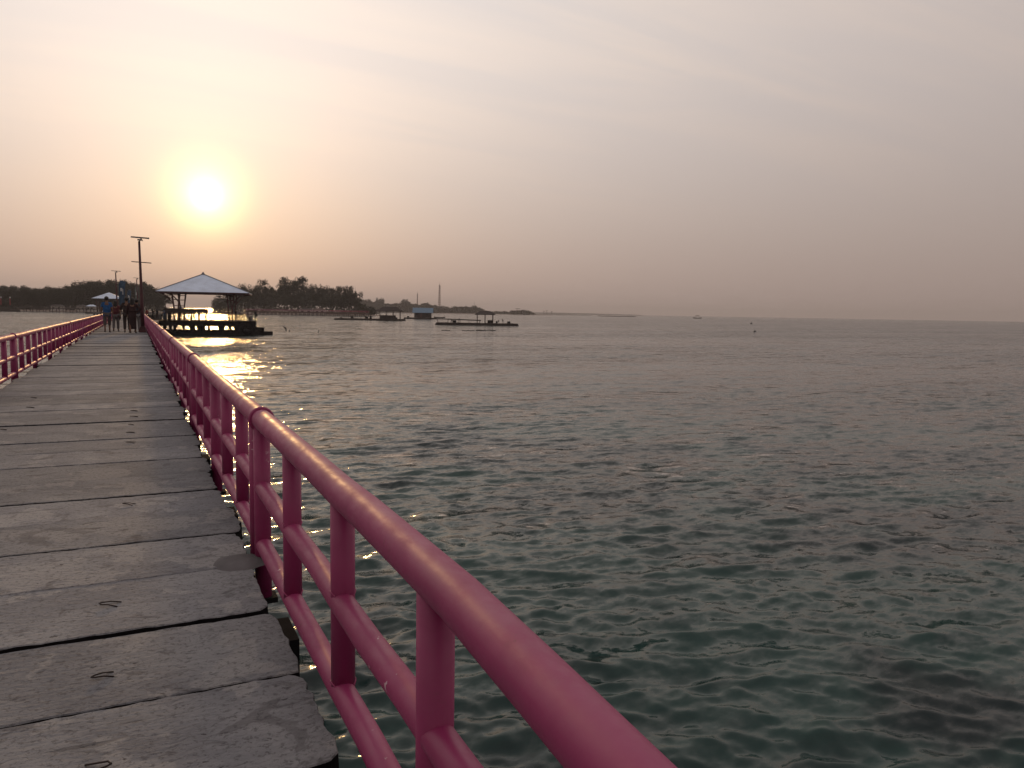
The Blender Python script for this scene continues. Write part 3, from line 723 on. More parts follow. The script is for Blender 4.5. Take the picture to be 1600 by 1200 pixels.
# swimmers
def swimmer(px, py, label, up_):
    d = ray(px, py); t_ = -CAM.z/d.z; p = CAM+d*t_
    return far_person('bend' if up_ > 1 else 'stand', Vector((p.x, p.y, -up_*0-(.62 if up_ > 1 else 1.35))), R(60), label, 1, 0, 1.0)
swimmer(447, 516.5, 'swimmer rising from the water to the right of the pavilion steps', 2)
swimmer(452.5, 518, 'swimmer with only the head out of the water close beside the rising swimmer', 1)
swimmer(498, 519, 'lone head of a swimmer in the water, rightmost of the three swimmers', 1)

# ------------------------------------------------------------------ second gazebo, banners at the far end of the walkway
gz = thing('gazebo', P(171, 250, 0), 'small gazebo with a pale roof before the dark trees at the end of the walkway', 'gazebo', R(-4))
g2 = pyramid(4.6, 6.35, 8.35, .06).build('roof', M_roof, gz)
for s in ((-1,-1),(1,-1),(1,1),(-1,1)):
    b = MB(); b.tube([(s[0]*3.2, s[1]*3.2, 1.9), (s[0]*3.4, s[1]*3.4, 6.4)], .14, 6); b.build('column', M_maroon, gz)
b = MB(); b.box((0, 0, 1.7), (9, 9, .5)); b.build('platform', M_conc, gz)
for s in ((-1,-1),(1,-1),(1,1),(-1,1)):
    b = MB(); b.tube([(s[0]*4, s[1]*4, -2.4), (s[0]*4, s[1]*4, 1.46)], .25, 6); b.build('pile', M_blackc, gz)
wk = MB(); wk.box((-.9, 185, 2.2), (2.7, 130, .4)); tag(wk.build('far_walkway', M_conc), kind='structure')
def banner(px, dep, py0, py1, wpx, mat, label, mat2=M_white):
    z1, z0 = Z(px, py0, dep), DZ; w_ = wpx*dep/1200; t = thing('feather_banner', P(px, dep, z0), label, 'banner', R(-6), 'feather banners by the walkway')
    h = z1-z0; b = MB(); b.tube([(0, 0, 0), (0, 0, h*.8), (w_*.25, 0, h*.96), (w_*.9, 0, h)], .035, 6); b.build('pole', M_metal, t)
    zb = h-(h*.9); b = MB(); n = 10; vs = []
    for k in range(n+1):
        t_ = k/n; z = h*.28+(h*.70)*t_; x0 = 0.04+w_*.25*max(0, t_-.8)*4; x1 = w_*(.75+.25*t_)
        vs += [(x0, .06*math.sin(t_*5), z), (x1, .16*math.sin(t_*6+1), z-.15), (x1, .16*math.sin(t_*6+1)+.012, z-.15), (x0, .06*math.sin(t_*5)+.012, z)]
    fs = [(0, 3, 2, 1)]
    for k in range(n):
        a = k*4; fs += [(a, a+1, a+5, a+4), (a+1, a+2, a+6, a+5), (a+2, a+3, a+7, a+6), (a+3, a, a+4, a+7)]
    b.add(vs, fs, True); f_ = b.build('sail', mat, t)
    b = MB(); b.box((w_*.4, -.19, h*.72), (w_*.25, .01, h*.09)); b.box((w_*.62, -.19, h*.66), (w_*.10, .01, h*.16)); b.split('printed_panel', mat2, f_)
    return t
banner(186, 122, 437, 478, 10, M_blueflag, 'broad blue feather banner with white marks between the two dark lamp posts')
banner(199, 128, 452, 478, 6, M_blueflag, 'low grey-blue banner to the left of the tallest lamp post')
banner(211.5, 126, 446, 478, 5, material('grey_green_banner', (.16, .20, .18), .8), 'pale narrow banner immediately left of the tallest lamp post')

# ------------------------------------------------------------------ trees and islands
def crown_mesh(name, seed, mat, kind):
    """leaf-sized faces gathered in ragged clumps; unit crown: height 1, about 0.8 wide, base at z=0"""
    rnd = np.random.default_rng(seed); blobs = []
    if kind == 'cone':
        for k in range(44):
            t = rnd.uniform(.0, 1); r = .34*(1-t)**.7+.05; a = rnd.uniform(0, 6.28); q = r*rnd.uniform(.3, 1.0)
            blobs.append((q*math.cos(a), q*math.sin(a), t*.95, rnd.uniform(.05, .12), 1.2+rnd.uniform(0, 1.2)))
        per, ls = 62, .024
    elif kind == 'round':
        for k in range(36):
            d = rnd.normal(0, 1, 3); d /= np.linalg.norm(d); q = rnd.uniform(.55, 1)
            blobs.append((d[0]*.36*q, d[1]*.36*q, .5+d[2]*.40*q, rnd.uniform(.09, .17), .75))
        per, ls = 80, .026
    else:      # spreading, open crown
        for k in range(44):
            a = rnd.uniform(0, 6.28); q = rnd.uniform(.05, .5)
            blobs.append((q*math.cos(a), q*math.sin(a), .45+rnd.uniform(-.3, .45)*(1-q), rnd.uniform(.09, .17), .7))
        per, ls = 80, .026
    V = []; 
    for (x, y, z, r, sq) in blobs:
        d = rnd.normal(0, 1, (per, 3)); d /= np.linalg.norm(d, axis=1)[:, None]; rad = r*rnd.uniform(.4, 1.12, per)
        c = np.array([x, y, z])+d*rad[:, None]*np.array([1, 1, sq])
        for p in c:
            u = rnd.normal(0, 1, 3); w_ = rnd.normal(0, 1, 3); u *= ls/np.linalg.norm(u); w_ *= ls/np.linalg.norm(w_)
            V += [p+u, p-u*.5+w_, p-u*.6-w_*.8]
    V = np.array(V); lo, hi = np.percentile(V[:, 2], [1, 99]); V[:, 2] = (V[:, 2]-lo)/(hi-lo); w_ = np.percentile(np.abs(V[:, :2]), 97); V[:, :2] *= .42/w_
    n = len(V)//3; me = bpy.data.meshes.new(name); me.from_pydata([tuple(v) for v in V], [], [(3*i, 3*i+1, 3*i+2) for i in range(n)]); me.materials.append(mat); me.update(); return me
def trunk_mesh(seed, kind):
    rnd = random.Random(seed); b = MB(); b.tube([(0, 0, -.35), (rnd.uniform(-.01, .01), 0, .1), (rnd.uniform(-.02, .02), 0, .75)], [.028, .020, .008], 7)
    for k in range(6):
        a = rnd.uniform(0, 6.28); z = rnd.uniform(.0, .5); l = rnd.uniform(.12, .3); b.tube([(0, 0, z), (l*.5*math.cos(a), l*.5*math.sin(a), z+.1), (l*math.cos(a), l*math.sin(a), z+.2)], [.011, .007, .003], 5)
    return b.mesh('trunk', M_bark)
CR = {'cone': [crown_mesh('crown', s, M_leafA, 'cone') for s in (1, 2, 3)], 'round': [crown_mesh('crown', s, M_leafB, 'round') for s in (4, 5, 6)], 'open': [crown_mesh('crown', s, M_leafB, 'open') for s in (7, 8, 9)]}
TR = [trunk_mesh(s, 0) for s in range(4)]
tree_n = [0]
def tree(px, dep, ytop, ybase, wpx, kind, label, group=None, ground=.7, name=None):
    i = tree_n[0]; tree_n[0] += 1; zt_ = Z(px, ytop, dep); zb = max(ground+.2, Z(px, ybase, dep))
    t = thing(name or {'cone': 'casuarina_tree', 'round': 'broadleaf_tree', 'open': 'broadleaf_tree'}[kind], P(px, dep, ground), label, 'tree', random.uniform(0, 6.28), group)
    h = zt_-zb; w_ = wpx*dep/1200/.85
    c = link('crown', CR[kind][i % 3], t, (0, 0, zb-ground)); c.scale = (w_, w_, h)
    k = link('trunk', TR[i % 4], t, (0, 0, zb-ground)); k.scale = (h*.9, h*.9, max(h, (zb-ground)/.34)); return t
def interp(x, pts):
    for (a, b_), (c, d) in zip(pts, pts[1:]):
        if a <= x <= c: return b_+(d-b_)*(x-a)/(c-a)
    return pts[0][1] if x < pts[0][0] else pts[-1][1]
def clump_strip(name, pxs, dep, ybase, topf, mat, seed, leaf, dens, depthm):
    """one uncountable mass of far undergrowth or wood"""
    rnd = np.random.default_rng(seed); V = []
    for px in np.arange(pxs[0], pxs[1], dens):
        p0 = px+rnd.uniform(-dens, dens); dd = dep+rnd.uniform(0, depthm); top = topf(p0)+rnd.uniform(0, 3)*(1 if dep < 1000 else .5)+(2.6*abs(math.sin(p0*.52+math.sin(p0*.21)*2)) if dep > 1000 else 0); zt_ = Z(p0, top, dd); base_ = .5
        if zt_ < base_+.5: continue
        c = np.array(P(p0, dd, 0)); m = rnd.uniform(.55, 1.0)
        for k in range(46):
            z = base_+(zt_-base_)*(rnd.uniform(0, 1)**.8); d = rnd.normal(0, leaf*1.9, 2)*(1.1-.5*(z-base_)/(zt_-base_))
            u = rnd.normal(0, 1, 3); u *= leaf/np.linalg.norm(u); w_ = rnd.normal(0, 1, 3); w_ *= leaf/np.linalg.norm(w_); p = c+np.array([d[0], d[1], z])
            V += [p+u, p-u*.5+w_, p-u*.6-w_*.8]
    n = len(V)//3; me = bpy.data.meshes.new(name); me.from_pydata([tuple(v) for v in V], [], [(3*i, 3*i+1, 3*i+2) for i in range(n)]); me.materials.append(mat); me.update()
    return me
def land(name, px0, px1, d0, d1, h, mat, steps=40, seed=0):
    """low ground rising out of the water with an uneven shore"""
    rnd = random.Random(seed); b = MB(); vs = []
    for k in range(steps+1):
        px = px0+(px1-px0)*k/steps; e_ = math.sin(math.pi*k/steps)**.35 if 0 < k < steps else 0.02
        j = rnd.uniform(-1, 1)*(d1-d0)*.06
        for (dd, z) in ((d0+j, -2.5), (d0+j+(d1-d0)*.04, .35*e_), (d0+j+(d1-d0)*.12, h*e_), (d1-(d1-d0)*.1, h*e_), (d1, -2.5)): 
            dm = (d0+d1)/2; vs.append(P(px, dm+(dd-dm)*max(e_, .1), z+rnd.uniform(-.1, .1)*h*(z > 0)))
    fs = [(i*5+j, (i+1)*5+j, (i+1)*5+j+1, i*5+j+1) for i in range(steps) for j in range(4)]
    b.add(vs, fs, True); return tag(b.build(name, mat), kind='structure')
# left island
land('left_island_ground', -330, 262, 455, 620, .75, M_sand, seed=1)
land('right_island_ground', 330, 600, 520, 700, .75, M_sand, seed=2)
profL = [(-330, 452), (0, 450), (6, 446), (20, 447), (38, 448), (60, 450), (90, 449), (110, 446), (130, 441), (155, 438), (180, 439), (205, 441), (228, 444), (243, 447), (252, 458), (262, 474)]
def zone_label(px, row, kind):
    z = 'between the view edge and the first pale kiosk' if px < 88 else 'behind the pale kiosks and the small gazebo' if px < 176 else 'between the lamp posts and the big pavilion'
    return ('feathery pointed' if kind == 'cone' else 'broad ragged')+(' back-row tree ' if row == 0 else ' front-row tree ')+z
GL = 'casuarina trees of the wood on the left island'
rnd = random.Random(21)
px = -40
k = 0
while px < 256:
    y = interp(px, profL)
    for row in (0, 1):
        yy = y+rnd.uniform(-1.5, 3)+row*5; kind = 'cone' if rnd.random() < .65 else 'open'
        tree(px+rnd.uniform(-3, 3), 560-row*75+rnd.uniform(0, 30), yy, 474 if row == 0 else 477, rnd.uniform(24, 36), kind, zone_label(px, row, kind) , GL, name='casuarina_tree')
    px += rnd.uniform(7.5, 10.5)
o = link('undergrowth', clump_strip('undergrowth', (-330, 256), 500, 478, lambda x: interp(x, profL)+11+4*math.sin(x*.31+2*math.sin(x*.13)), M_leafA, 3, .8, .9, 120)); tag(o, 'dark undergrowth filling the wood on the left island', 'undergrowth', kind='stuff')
# right island, trees one can tell apart
spec = [(345, 462, 22, 'open', 'low tree seen under the right end of the pavilion roof'), (366, 456, 24, 'round', 'tree just behind the right pavilion column'),
        (388, 446, 26, 'open', 'loose-crowned tree right beside the end of the pavilion roof'), (411, 439, 26, 'open', 'feathery pointed tree standing left of the two tallest trees'),
        (428, 450, 20, 'open', 'low tree filling the gap left of the two tallest trees'), (445, 434.5, 20, 'round', 'narrow left one of the two tallest trees'), (467, 434, 32, 'round', 'broad right one of the two tallest trees, widest dark crown on the shore'),
        (455, 446, 34, 'round', 'dark bushy tree in front between the two tallest trees'), (492, 446, 20, 'open', 'palm-like tree with a spiky top right of the tallest trees'), (503, 451, 22, 'round', 'low rounded tree before the notch in the tree line'),
        (518, 448.5, 24, 'round', 'flat-topped dark tree in the right half of the island wood'), (534, 449, 22, 'round', 'dense tree in the middle of the right island group'), (546, 448, 18, 'open', 'tree with a single tuft sticking up at the right end of the wood'),
        (555, 457, 18, 'round', 'last tree sloping down at the right end of the island wood'), (398, 456, 30, 'round', 'dark low crown in front right of the pavilion roof'), (420, 458, 26, 'round', 'dark low crown below the feathery pointed tree'), (480, 456, 30, 'round', 'dark low crown below the broad tallest tree'),
        (510, 460, 30, 'round', 'dark low crown below the notch in the tree line'), (538, 460, 30, 'round', 'dark low crown below the single tuft')]
for (px, yt, wp, kd, lb) in spec:
    tree(px, rnd.uniform(560, 600), yt, 478 if yt > 444 else 474, wp*1.12, kd, lb)
profR = [(330, 470), (345, 466), (380, 460), (410, 456), (440, 452), (480, 452), (520, 456), (552, 462), (570, 474), (590, 480)]
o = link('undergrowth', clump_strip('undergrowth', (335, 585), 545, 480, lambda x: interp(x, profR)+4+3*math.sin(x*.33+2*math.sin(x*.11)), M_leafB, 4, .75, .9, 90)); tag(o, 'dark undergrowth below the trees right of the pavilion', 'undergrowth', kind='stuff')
# far coast
land('far_coast_ground', 552, 868, 1500, 1900, 1.2, M_sand, seed=3)
land('sand_spit', 800, 926, 1900, 2100, 1.3, M_far, seed=4)
land('horizon_coast', 540, 1010, 4200, 4700, 9.0, M_far, seed=5)
profF = [(560, 469), (570, 467), (578, 471), (592, 468), (600, 474), (615, 472), (625, 474), (632, 469), (640, 471), (655, 476), (665, 472), (680, 476), (700, 479), (715, 478), (740, 478), (752, 481), (760, 486), (795, 486), (806, 484), (815, 484), (828, 484), (832, 489), (870, 489)]
o = link('coastal_wood', clump_strip('coastal_wood', (556, 832), 1560, 487, lambda x: interp(x, profF), M_leafB, 6, 1.7, .3, 120)); tag(o, 'distant hazy wood along the far coast behind the fishing rafts', 'wood', kind='stuff')
for (px, yt, wp, lb) in ((594, 466, 11, 'highest far tree at the left end of the distant coast'), (633, 468, 12, 'round far tree left of the thin mast'), (578, 468, 10, 'hazy far tree just right of the near wood'), (741, 477.5, 8, 'single far tree above the open raft shelter'), (809, 482, 8, 'far tree in the small grove at the end of the distant coast')):
    tree(px, 1600, yt, 483, wp, 'round', lb, ground=1.4)
# palms on the sand spit
def palm(px, dep, ytop, label):
    zt_ = Z(px, ytop, dep); t = thing('palm_tree', P(px, dep, 1.0), label, 'palm tree', random.uniform(0, 6)); h = zt_-1.0
    b = MB(); b.tube([(0, 0, 0), (.4, 0, h*.5), (.2, 0, h*.9)], [.7, .55, .5], 6); b.build('trunk', M_bark, t)
    b = MB()
    for k in range(14):
        a = k*2*math.pi/14; l = h*.40; ca, sa = math.cos(a), math.sin(a); pts = [(0, 0), (.4, .12), (.8, .02), (1.0, -.22)]; vs = []
        for (q, dz) in pts:
            wd = .19*l*(1.15-q); vs += [(.2+q*l*ca-wd*sa, q*l*sa+wd*ca, h*.9+dz*l), (.2+q*l*ca+wd*sa, q*l*sa-wd*ca, h*.9+dz*l)]
        b.add(vs, [(0, 1, 3, 2), (2, 3, 5, 4), (4, 5, 7, 6)])
    b.build('crown', M_leafB, t)
for (px, yt, lb) in ((850, 485.5, 'leftmost palm tree on the far sand spit'), (854.5, 484.5, 'tallest palm tree on the far sand spit'), (862, 486, 'rightmost palm tree standing apart on the far sand spit')): palm(px, 1980, yt, lb)
# masts
def tower(px, dep, ytop, w0, label, n=12):
    zt_ = Z(px, ytop, dep); t = thing('radio_mast', P(px, dep, 1.0), label, 'radio mast', R(20)); h = zt_-1
    for s in ((-1,-1),(1,-1),(1,1),(-1,1)):
        b = MB(); b.tube([(s[0]*w0, s[1]*w0, 0), (s[0]*w0*.32, s[1]*w0*.32, h*.92)], .28, 5); b.build('leg', M_steel, t)
    b = MB()
    for k in range(n):
        za, zb = h*.92*k/n, h*.92*(k+1)/n; wa, wb = w0*(1-.68*k/n), w0*(1-.68*(k+1)/n)
        for (p, q) in (((-1,-1),(1,-1)), ((1,-1),(1,1)), ((1,1),(-1,1)), ((-1,1),(-1,-1))):
            b.beam((p[0]*wa, p[1]*wa, za), (q[0]*wb, q[1]*wb, zb), .3, .3); b.beam((q[0]*wa, q[1]*wa, za), (p[0]*wb, p[1]*wb, zb), .3, .3)
    tag(b.build('lattice', M_steel, t), kind='stuff')
    b = MB(); b.tube([(0, 0, h*.92), (0, 0, h)], .25, 5); b.build('antenna', M_steel, t)
    b = MB()
    for z in (.72, .8, .86): b.tube([(w0*.5, -w0*.5, h*z-.9), (w0*.5, -w0*.5, h*z+.9)], .8, 7)
    b.split('dish', M_metal, t)
tower(686.5, 1750, 441.5, 2.6, 'tall lattice radio mast above the far coast, right of the blue-roofed hut')
tower(652, 1750, 456, 1.1, 'shorter thin mast above the far coast, left of the blue-roofed hut', 8)

# ------------------------------------------------------------------ piers, rafts, boats
def pier(name, a, b_, ztop, th, wd, npile, rail_mat, label, deck_mat, brace=False, rail_h=1.0, pr=.22):
    a = Vector((a.x, a.y, 0)); b_ = Vector((b_.x, b_.y, 0)); t = thing(name, (0, 0, 0), label, 'pier')
    m = MB(); m.beam(a+Vector((0, 0, ztop)), b_+Vector((0, 0, ztop)), wd, th); m.build('deck', deck_mat, t)
    d = (b_-a).normalized(); nn = Vector((-d.y, d.x, 0))*wd*.45; pm = MB(); pm.tube([(0, 0, -2.5), (0, 0, ztop-th/2)], pr, 6); pm = pm.mesh('pile', M_dark)
    for k in range(npile):
        p = a.lerp(b_, k/(npile-1))
        for s in (-1, 1): link('pile', pm, t, p+nn*s)
    for s in (-1, 1):
        m = MB()
        for hh in (rail_h, rail_h*.55): m.beam(a+nn*s+Vector((0, 0, ztop+th/2+hh)), b_+nn*s+Vector((0, 0, ztop+th/2+hh)), .10, .12)
        for k in range(npile*2-1):
            p = a.lerp(b_, k/(npile*2-2))+nn*s; m.beam(p+Vector((0, 0, ztop+th/2)), p+Vector((0, 0, ztop+th/2+rail_h)), .1, .1)
        tag(m.build('railing', rail_mat, t), kind='stuff')
    if brace:
        m = MB()
        for k in range(npile-1):
            p, q = a.lerp(b_, k/(npile-1))-nn, a.lerp(b_, (k+1)/(npile-1))-nn
            m.beam(p+Vector((0, 0, .3)), q+Vector((0, 0, ztop-.3)), .07, .07); m.beam(q+Vector((0, 0, .3)), p+Vector((0, 0, ztop-.3)), .07, .07)
        m.split('cross_brace', M_dark, t)
    return t
pier('timber_pier', P(24, 425, 0), P(172, 395, 0), 2.25, .5, 2.5, 15, M_dark, 'long dark timber pier with evenly spaced piles in front of the left wood', M_dark, True)
pier('pink_pier', P(384, 505, 0), P(574, 470, 0), 1.95, .9, 3.0, 30, M_pink, 'long low pier with pink railing in front of the wood right of the pavilion', M_brown, False, 1.15, .3)
b = MB(); p, q = P(516, 470, 3.35), P(576, 462, 2.95); b.beam(p, q, 2.2, .18)
sh = thing('pier_awning', (0, 0, 0), 'red sloping awning over the right end of the pink pier', 'awning'); b.build('canopy', M_red, sh)
for t_ in (.05, .35, .65, .95):
    w_ = p.lerp(q, t_); b = MB(); b.tube([(w_.x, w_.y, 1.9), (w_.x, w_.y, w_.z)], .12, 6); b.build('awning_post', M_dark, sh)
# landing stage with flags, far left
ls = thing('landing_stage', P(8, 420, 0), 'dark landing stage at the left edge of the view with two flag poles', 'landing stage', R(10))
b = MB(); b.box((0, 0, .45), (13.5, 5, 1.5)); b.build('hull', M_dark, ls)
b = MB(); b.box((-1, 0, 1.6), (6, 3.2, .9)); b.build('cabin', M_dark, ls)
b = MB()
for x in (3.2, 4.1, 5.0, 5.8): b.tube([(x, -2.5, .9), (x+.25, -2.62, 1.0), (x+.5, -2.5, .9), (x+.25, -2.4, .8)], .25, 6, closed=True)
b.split('tyre_fender', M_rubber, ls)
for (u, lab) in ((-2.2, 0), (2.0, 1)):
    f = link('flag_pole', None, ls, (u, 0, 1.2)); b = MB(); b.tube([(0, 0, 0), (0, 0, 7.0)], .10, 6); b.build('pole', M_dark, f)
    b = MB(); b.box((.30, 0, 4.2), (.45, .05, 3.6)); b.build('flag', M_red, f); b = MB(); b.box((.42, 0, 6.5), (.6, .05, .8)); b.build('flag_tip', M_white, f)
far_person('stand', ls.location+Vector((-5, 0, 1.2)), 0, 'person standing on the landing stage at the left edge of the view', 1, 0)
# small boat at the timber pier
def boat(loc, rz, L, label, canopy=True, name='fishing_boat', person=True):
    t = thing(name, loc, label, 'boat', rz); b = MB(); n = 12; rows = []
    for k in range(n+1):
        s = k/n*2-1; w_ = .14*L*(1-abs(s)**2.6)+.02; sh_ = .10*L*abs(s)**2.2*.6+.075*L
        rows.append([(s*L/2, -w_, sh_), (s*L/2*.94, -w_*.6, -.03*L), (s*L/2*.9, 0, -.05*L), (s*L/2*.94, w_*.6, -.03*L), (s*L/2, w_, sh_), (s*L/2*.96, w_*.8, sh_*.75), (s*L/2*.96, -w_*.8, sh_*.75)])
    vs = [v for r_ in rows for v in r_]; m = 7
    fs = [(i*m+j, (i+1)*m+j, (i+1)*m+(j+1) % m, i*m+(j+1) % m) for i in range(n) for j in range(m)]+[tuple(range(m))[::-1], tuple(n*m+j for j in range(m))]
    b.add(vs, fs); b.build('hull', M_dark, t)
    if canopy:
        b = MB(); vs = [(-.22*L, -.13*L, .30*L), (.2*L, -.13*L, .30*L), (.2*L, 0, .35*L), (-.22*L, 0, .35*L), (-.22*L, .13*L, .30*L), (.2*L, .13*L, .30*L)]
        vs += [(x, y, z-.02*L) for x, y, z in vs]; b.add(vs, [(0,1,2,3),(3,2,5,4),(6,9,8,7),(9,10,11,8),(0,6,7,1),(4,5,11,10),(1,7,8,2),(2,8,11,5),(0,3,9,6),(3,4,10,9)]); b.build('canopy', M_dark, t)
        for x in (-.2, .18):
            for y in (-.11, .11): b = MB(); b.tube([(x*L, y*L, .07*L), (x*L, y*L, .3*L)], .008*L, 5); b.build('canopy_post', M_dark, t)
    return t
boat(P(146, 380, 0), R(0), 7.5, 'small white-edged boat moored at the right end of the timber pier', False)
bt = boat(P(1090, 1150, 0), R(-28), 13, 'lone boat with a dark awning far out near the horizon on the right', True)
boat(P(687, 470, 0), R(-20), 7, 'small boat with people lying between the hut and the open raft shelter', False)
boat(P(587, 900, 0), R(-20), 9, 'small pale boat far behind the first fishing raft', False)
def raft(px0, px1, pyw, label, items, skew=0, name='fishing_raft'):
    pc = (px0+px1)/2; d = ray(pc, pyw); dep = CAM.z/(-d.z)            # depth of the waterline
    pos = P(pc, dep, 0); k = dep/1200; L = (px1-px0)*k; rz = -_y*.86+R(skew)
    t = thing(name, pos, label, 'raft', rz); rnd_ = random.Random(int(px0))
    wd = 5.0
    for j in range(5):
        b = MB(); b.tube([(-L/2-rnd_.uniform(0, .4), -wd/2+j*wd/4, .12), (0, -wd/2+j*wd/4, .10), (L/2+rnd_.uniform(0, .4), -wd/2+j*wd/4, .12)], .26, 7); b.build('float', M_dark, t)
    n = max(6, int(L/1.2))
    pm = MB(); pm.box((0, 0, 0), (L/n*.82, wd+.5, .18)); pm = pm.mesh('plank', M_dark)
    for j in range(n): 
        o_ = link('plank', pm, t, (-L/2+(j+.5)*L/n, 0, .62+rnd_.uniform(-.03, .05))); o_.rotation_euler[2] = rnd_.uniform(-.03, .03)
    b = MB(); b.box((0, -wd/2-.1, .42), (L, .22, .42)); b.box((0, wd/2+.1, .42), (L, .22, .42)); b.split('side_beam', M_dark, t)
    for j in range(items):
        b = MB(); u = rnd_.uniform(-.45, .45)*L; s_ = rnd_.uniform(.25, .55)
        b.tube([(u, rnd_.uniform(-2, 0), .7), (u, -1, .7+s_*1.9)], [s_*.75, s_*.7], 9) if rnd_.random() < .5 else b.box((u, rnd_.uniform(-2, 1), .7+s_/1.4), (s_*2.2, s_*1.6, s_*1.4))
        b.build(rnd_.choice(['drum', 'crate']), M_blackc, t)
    return t, dep, k, L, pc
def shelter(t, L, u0, u1, z_eave, z_top, mat, posts=3, wd=4.2):
    s = link('shelter', None, t, (0, 0, 0))
    b = MB(); o_ = .0; vs = [(u0, -wd/2, z_eave), (u1, -wd/2, z_eave), (u1-.25*(u1-u0), 0, z_top), (u0+.25*(u1-u0), 0, z_top), (u0, wd/2, z_eave), (u1, wd/2, z_eave)]
    vs += [(x, y, z-.14) for x, y, z in vs]; b.add(vs, [(0,1,2,3),(3,2,5,4),(6,9,8,7),(9,10,11,8),(0,6,7,1),(4,5,11,10),(1,7,8,2),(2,8,11,5),(0,3,9,6),(3,4,10,9),(1,2,5),(0,4,3)]); b.build('shelter_roof', mat, s)
    for i in range(posts):
        for y in (-wd*.42, wd*.42):
            x = u0+(u1-u0)*(.12+.76*i/(posts-1)); b = MB(); b.tube([(x, y, .6), (x, y, z_eave+.15)], .11, 6); b.build('post', M_dark, s)
    return s
t1, dp, k, L, pc = raft(525, 632, 500.5, 'long dark fishing raft left of the blue-roofed hut, with a low covered shelter', 7)
U = lambda px: (px-pc)*k
shelter(t1, L, U(588), U(630), Z(610, 485.5, dp), Z(610, 479.5, dp), M_dark, 4)
b = MB(); b.box((U(606), 0, 1.4), (U(618)-U(594), 2.2, 1.4)); b.build('stores', M_dark, t1)
far_person('sit', P(597, dp, .4), R(150), 'person sitting under the low shelter of the left fishing raft', 1, 0)
th, dh, k, L, pc = raft(632, 683, 498.5, 'dark raft carrying the hut with the light blue roof', 2)
hut = thing('hut', P(661, dh, .75), 'dark wooden hut with a light blue tin roof standing on the raft', 'hut', -_y*.86)
hw, hh = (678-646)*k/2*.82, Z(661, 487.5, dh)-.75
b = MB(); b.box((0, 0, hh/2), (hw*2, 4.4, hh))
b.add([(-hw, -2.2, hh), (-hw, 2.2, hh), (-hw, 0, hh+1.9)], [(0, 1, 2)]); b.add([(hw, -2.2, hh), (hw, 2.2, hh), (hw, 0, hh+1.9)], [(0, 2, 1)]); b.build('wall', M_dark, hut)
b = MB(); x0, x1 = -hw*1.22, hw*1.22
vs = [(x0, -2.9, hh-.35), (x1, -2.9, hh-.35), (x1, 0, hh+2.1), (x0, 0, hh+2.1), (x0, 2.9, hh-.35), (x1, 2.9, hh-.35)]; vs += [(x, y, z-.1) for x, y, z in vs]
b.add(vs, [(0,1,2,3),(3,2,5,4),(6,9,8,7),(9,10,11,8),(0,6,7,1),(4,5,11,10),(1,7,8,2),(2,8,11,5),(0,3,9,6),(3,4,10,9)]); b.build('roof', M_blue, hut)
b = MB(); b.box((-hw*.2, -2.24, hh*.42), (1.0, .06, hh*.8)); b.build('door', M_brown, hut)
for x in (.5, -.7):
    b = MB(); b.box((hw*x, -2.24, hh*.58), (.9, .06, .7)); b.build('window', M_blackc, hut)
t2, d2, k2, L2, pc2 = raft(682, 809, 508.3, 'nearest fishing raft, long and low, with an open peaked shelter', 5)
pc, k = pc2, k2
shelter(t2, L2, U(742), U(774), Z(758, 491.3, d2), Z(758, 485.8, d2), M_dark, 3, 4.0)
b = MB(); b.box((U(766), 0, 1.15), (U(770)-U(762), 1.6, .9)); b.build('stores', M_dark, t2)
b = MB(); b.beam((U(684), 2.0, 1.75), (U(752), 2.0, 1.45), .5, .3); b.build('long_rail', M_dark, t2)
for x in (684, 700, 716, 733, 750):
    b = MB(); b.tube([(U(x), 2.0, .6), (U(x), 2.0, 1.6)], .1, 6); b.build('rail_post', M_dark, t2)
for (px, ps, lb) in ((706, 'sit', 'person sitting hunched at the left part of the nearest fishing raft'), (719, 'bend', 'person bending over left of the open raft shelter'), (779, 'sit', 'person sitting just right of the open raft shelter'), (786, 'bend', 'person bending at the right end of the nearest fishing raft')):
    far_person(ps, P(px, d2, .72-(.45 if ps == 'sit' else 0)), R(120), lb, 1, 0, .9, 'people on the nearest fishing raft')
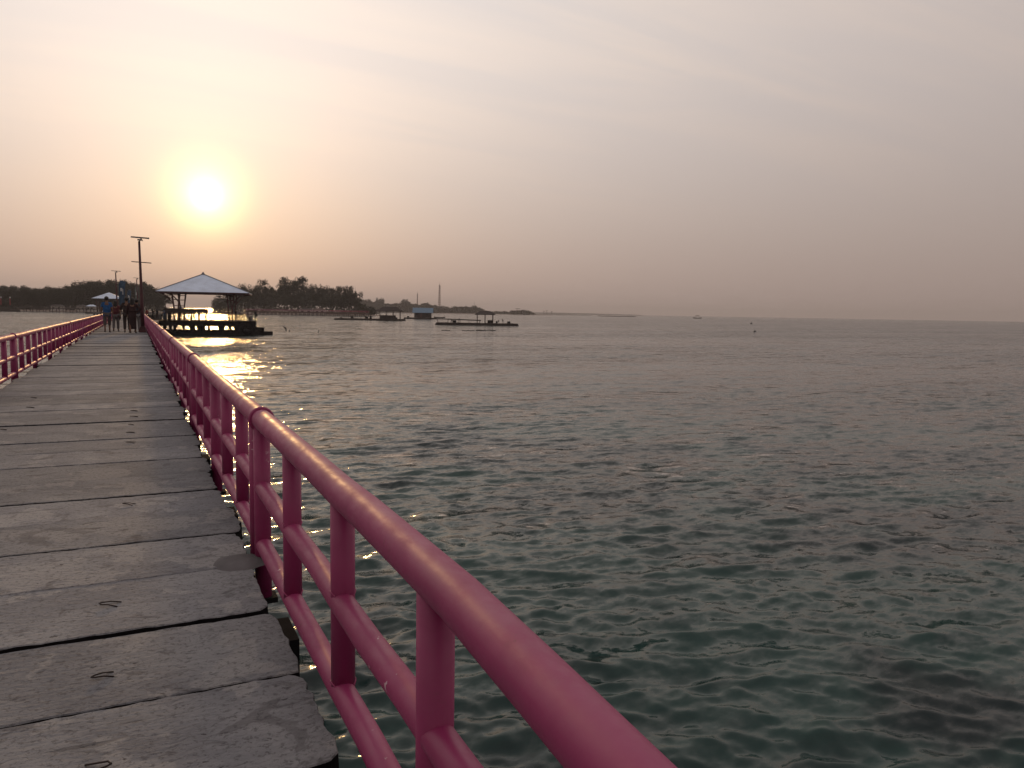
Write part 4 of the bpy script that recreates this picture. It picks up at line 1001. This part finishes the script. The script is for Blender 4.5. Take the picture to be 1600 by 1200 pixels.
# floating pole line, breakwater, buoys
def floaty(px0, px1, py, r, name, label, cat, mat=M_dark, n=6):
    pc = (px0+px1)/2; d = ray(pc, py); dep = CAM.z/(-d.z); a, c = P(px0, dep, .05), P(px1, dep, .05); b = MB(); rn = random.Random(int(px0))
    b.tube([a.lerp(c, i/n)+Vector((0, 0, rn.uniform(-.5, .5)*r)) for i in range(n+1)], [r*rn.uniform(.7, 1.2) for _ in range(n+1)], 7); return tag(b.build(name, mat), label, cat)
floaty(744, 775, 516.8, .16, 'floating_pole', 'thicker floating pole in the water in front of the nearest raft', 'floating pole')
floaty(722, 742, 517.0, .08, 'floating_pole', 'thin middle piece of floating pole in front of the nearest raft', 'floating pole')
floaty(690, 704, 516.4, .08, 'floating_pole', 'short leftmost piece of floating pole in front of the nearest raft', 'floating pole')
b = MB(); a, c = P(936, 1500, .4), P(992, 1420, .4); b.beam(a, c, 6, 1.5)
bw = thing('breakwater', (0, 0, 0), 'thin dark breakwater lying far out, right of the sand spit', 'breakwater'); b.build('wall', M_dark, bw)
for i in range(12):
    p = a.lerp(c, i/11); b = MB(); b.tube([(p.x, p.y, -2.4), (p.x, p.y, 1.35)], .5, 6); b.build('pile', M_dark, bw)
def buoy(px, py, s, label):
    d = ray(px, py); dep = CAM.z/(-d.z); t = thing('buoy', P(px, dep, 0), label, 'buoy'); b = MB(); b.ball((0, 0, s*.3), (s, s, s*.8), 10, 7); b.build('float', M_rubber, t); b = MB(); b.tube([(0, 0, s), (0, 0, s*1.9)], s*.12, 6); b.build('stem', M_rubber, t)
buoy(1180.5, 518.5, .32, 'small black buoy floating alone at the right of the sea')
buoy(1174.5, 506, .6, 'fainter buoy farther out above the small black one')
# island buildings: kiosks and walls half hidden below the trees
def kiosk(px, dep, w_, h, label, mat, roofm):
    t = thing('kiosk', P(px, dep, .6), label, 'kiosk', R(-20)); b = MB(); b.box((0, 0, h/2), (w_, 4, h)); b.build('wall', mat, t)
    b = MB(); b.box((0, 0, h+.5), (w_*1.2, 5, 1.0), taper=.3); b.build('roof', roofm, t)
    for s in (-.25, .25): b = MB(); b.box((w_*s, -2.03, h*.55), (w_*.2, .05, h*.4)); b.build('window', M_blackc, t)
kiosk(90, 452, 6, 2.8, 'leftmost pale kiosk under the trees behind the timber pier', M_wall, M_dark)
kiosk(128, 452, 5, 2.8, 'pale kiosk under the trees to the left of the small gazebo', M_wall, M_dark)
kiosk(143, 452, 4, 3.0, 'pale kiosk just left of the small gazebo roof', M_wall, M_roof)
kiosk(478, 530, 9, 3.2, 'pale pinkish kiosk under the broad tallest tree', M_wall, M_dark)
kiosk(500, 530, 7, 3.2, 'pale pinkish kiosk right of the one under the tallest tree', M_wall, M_brown)
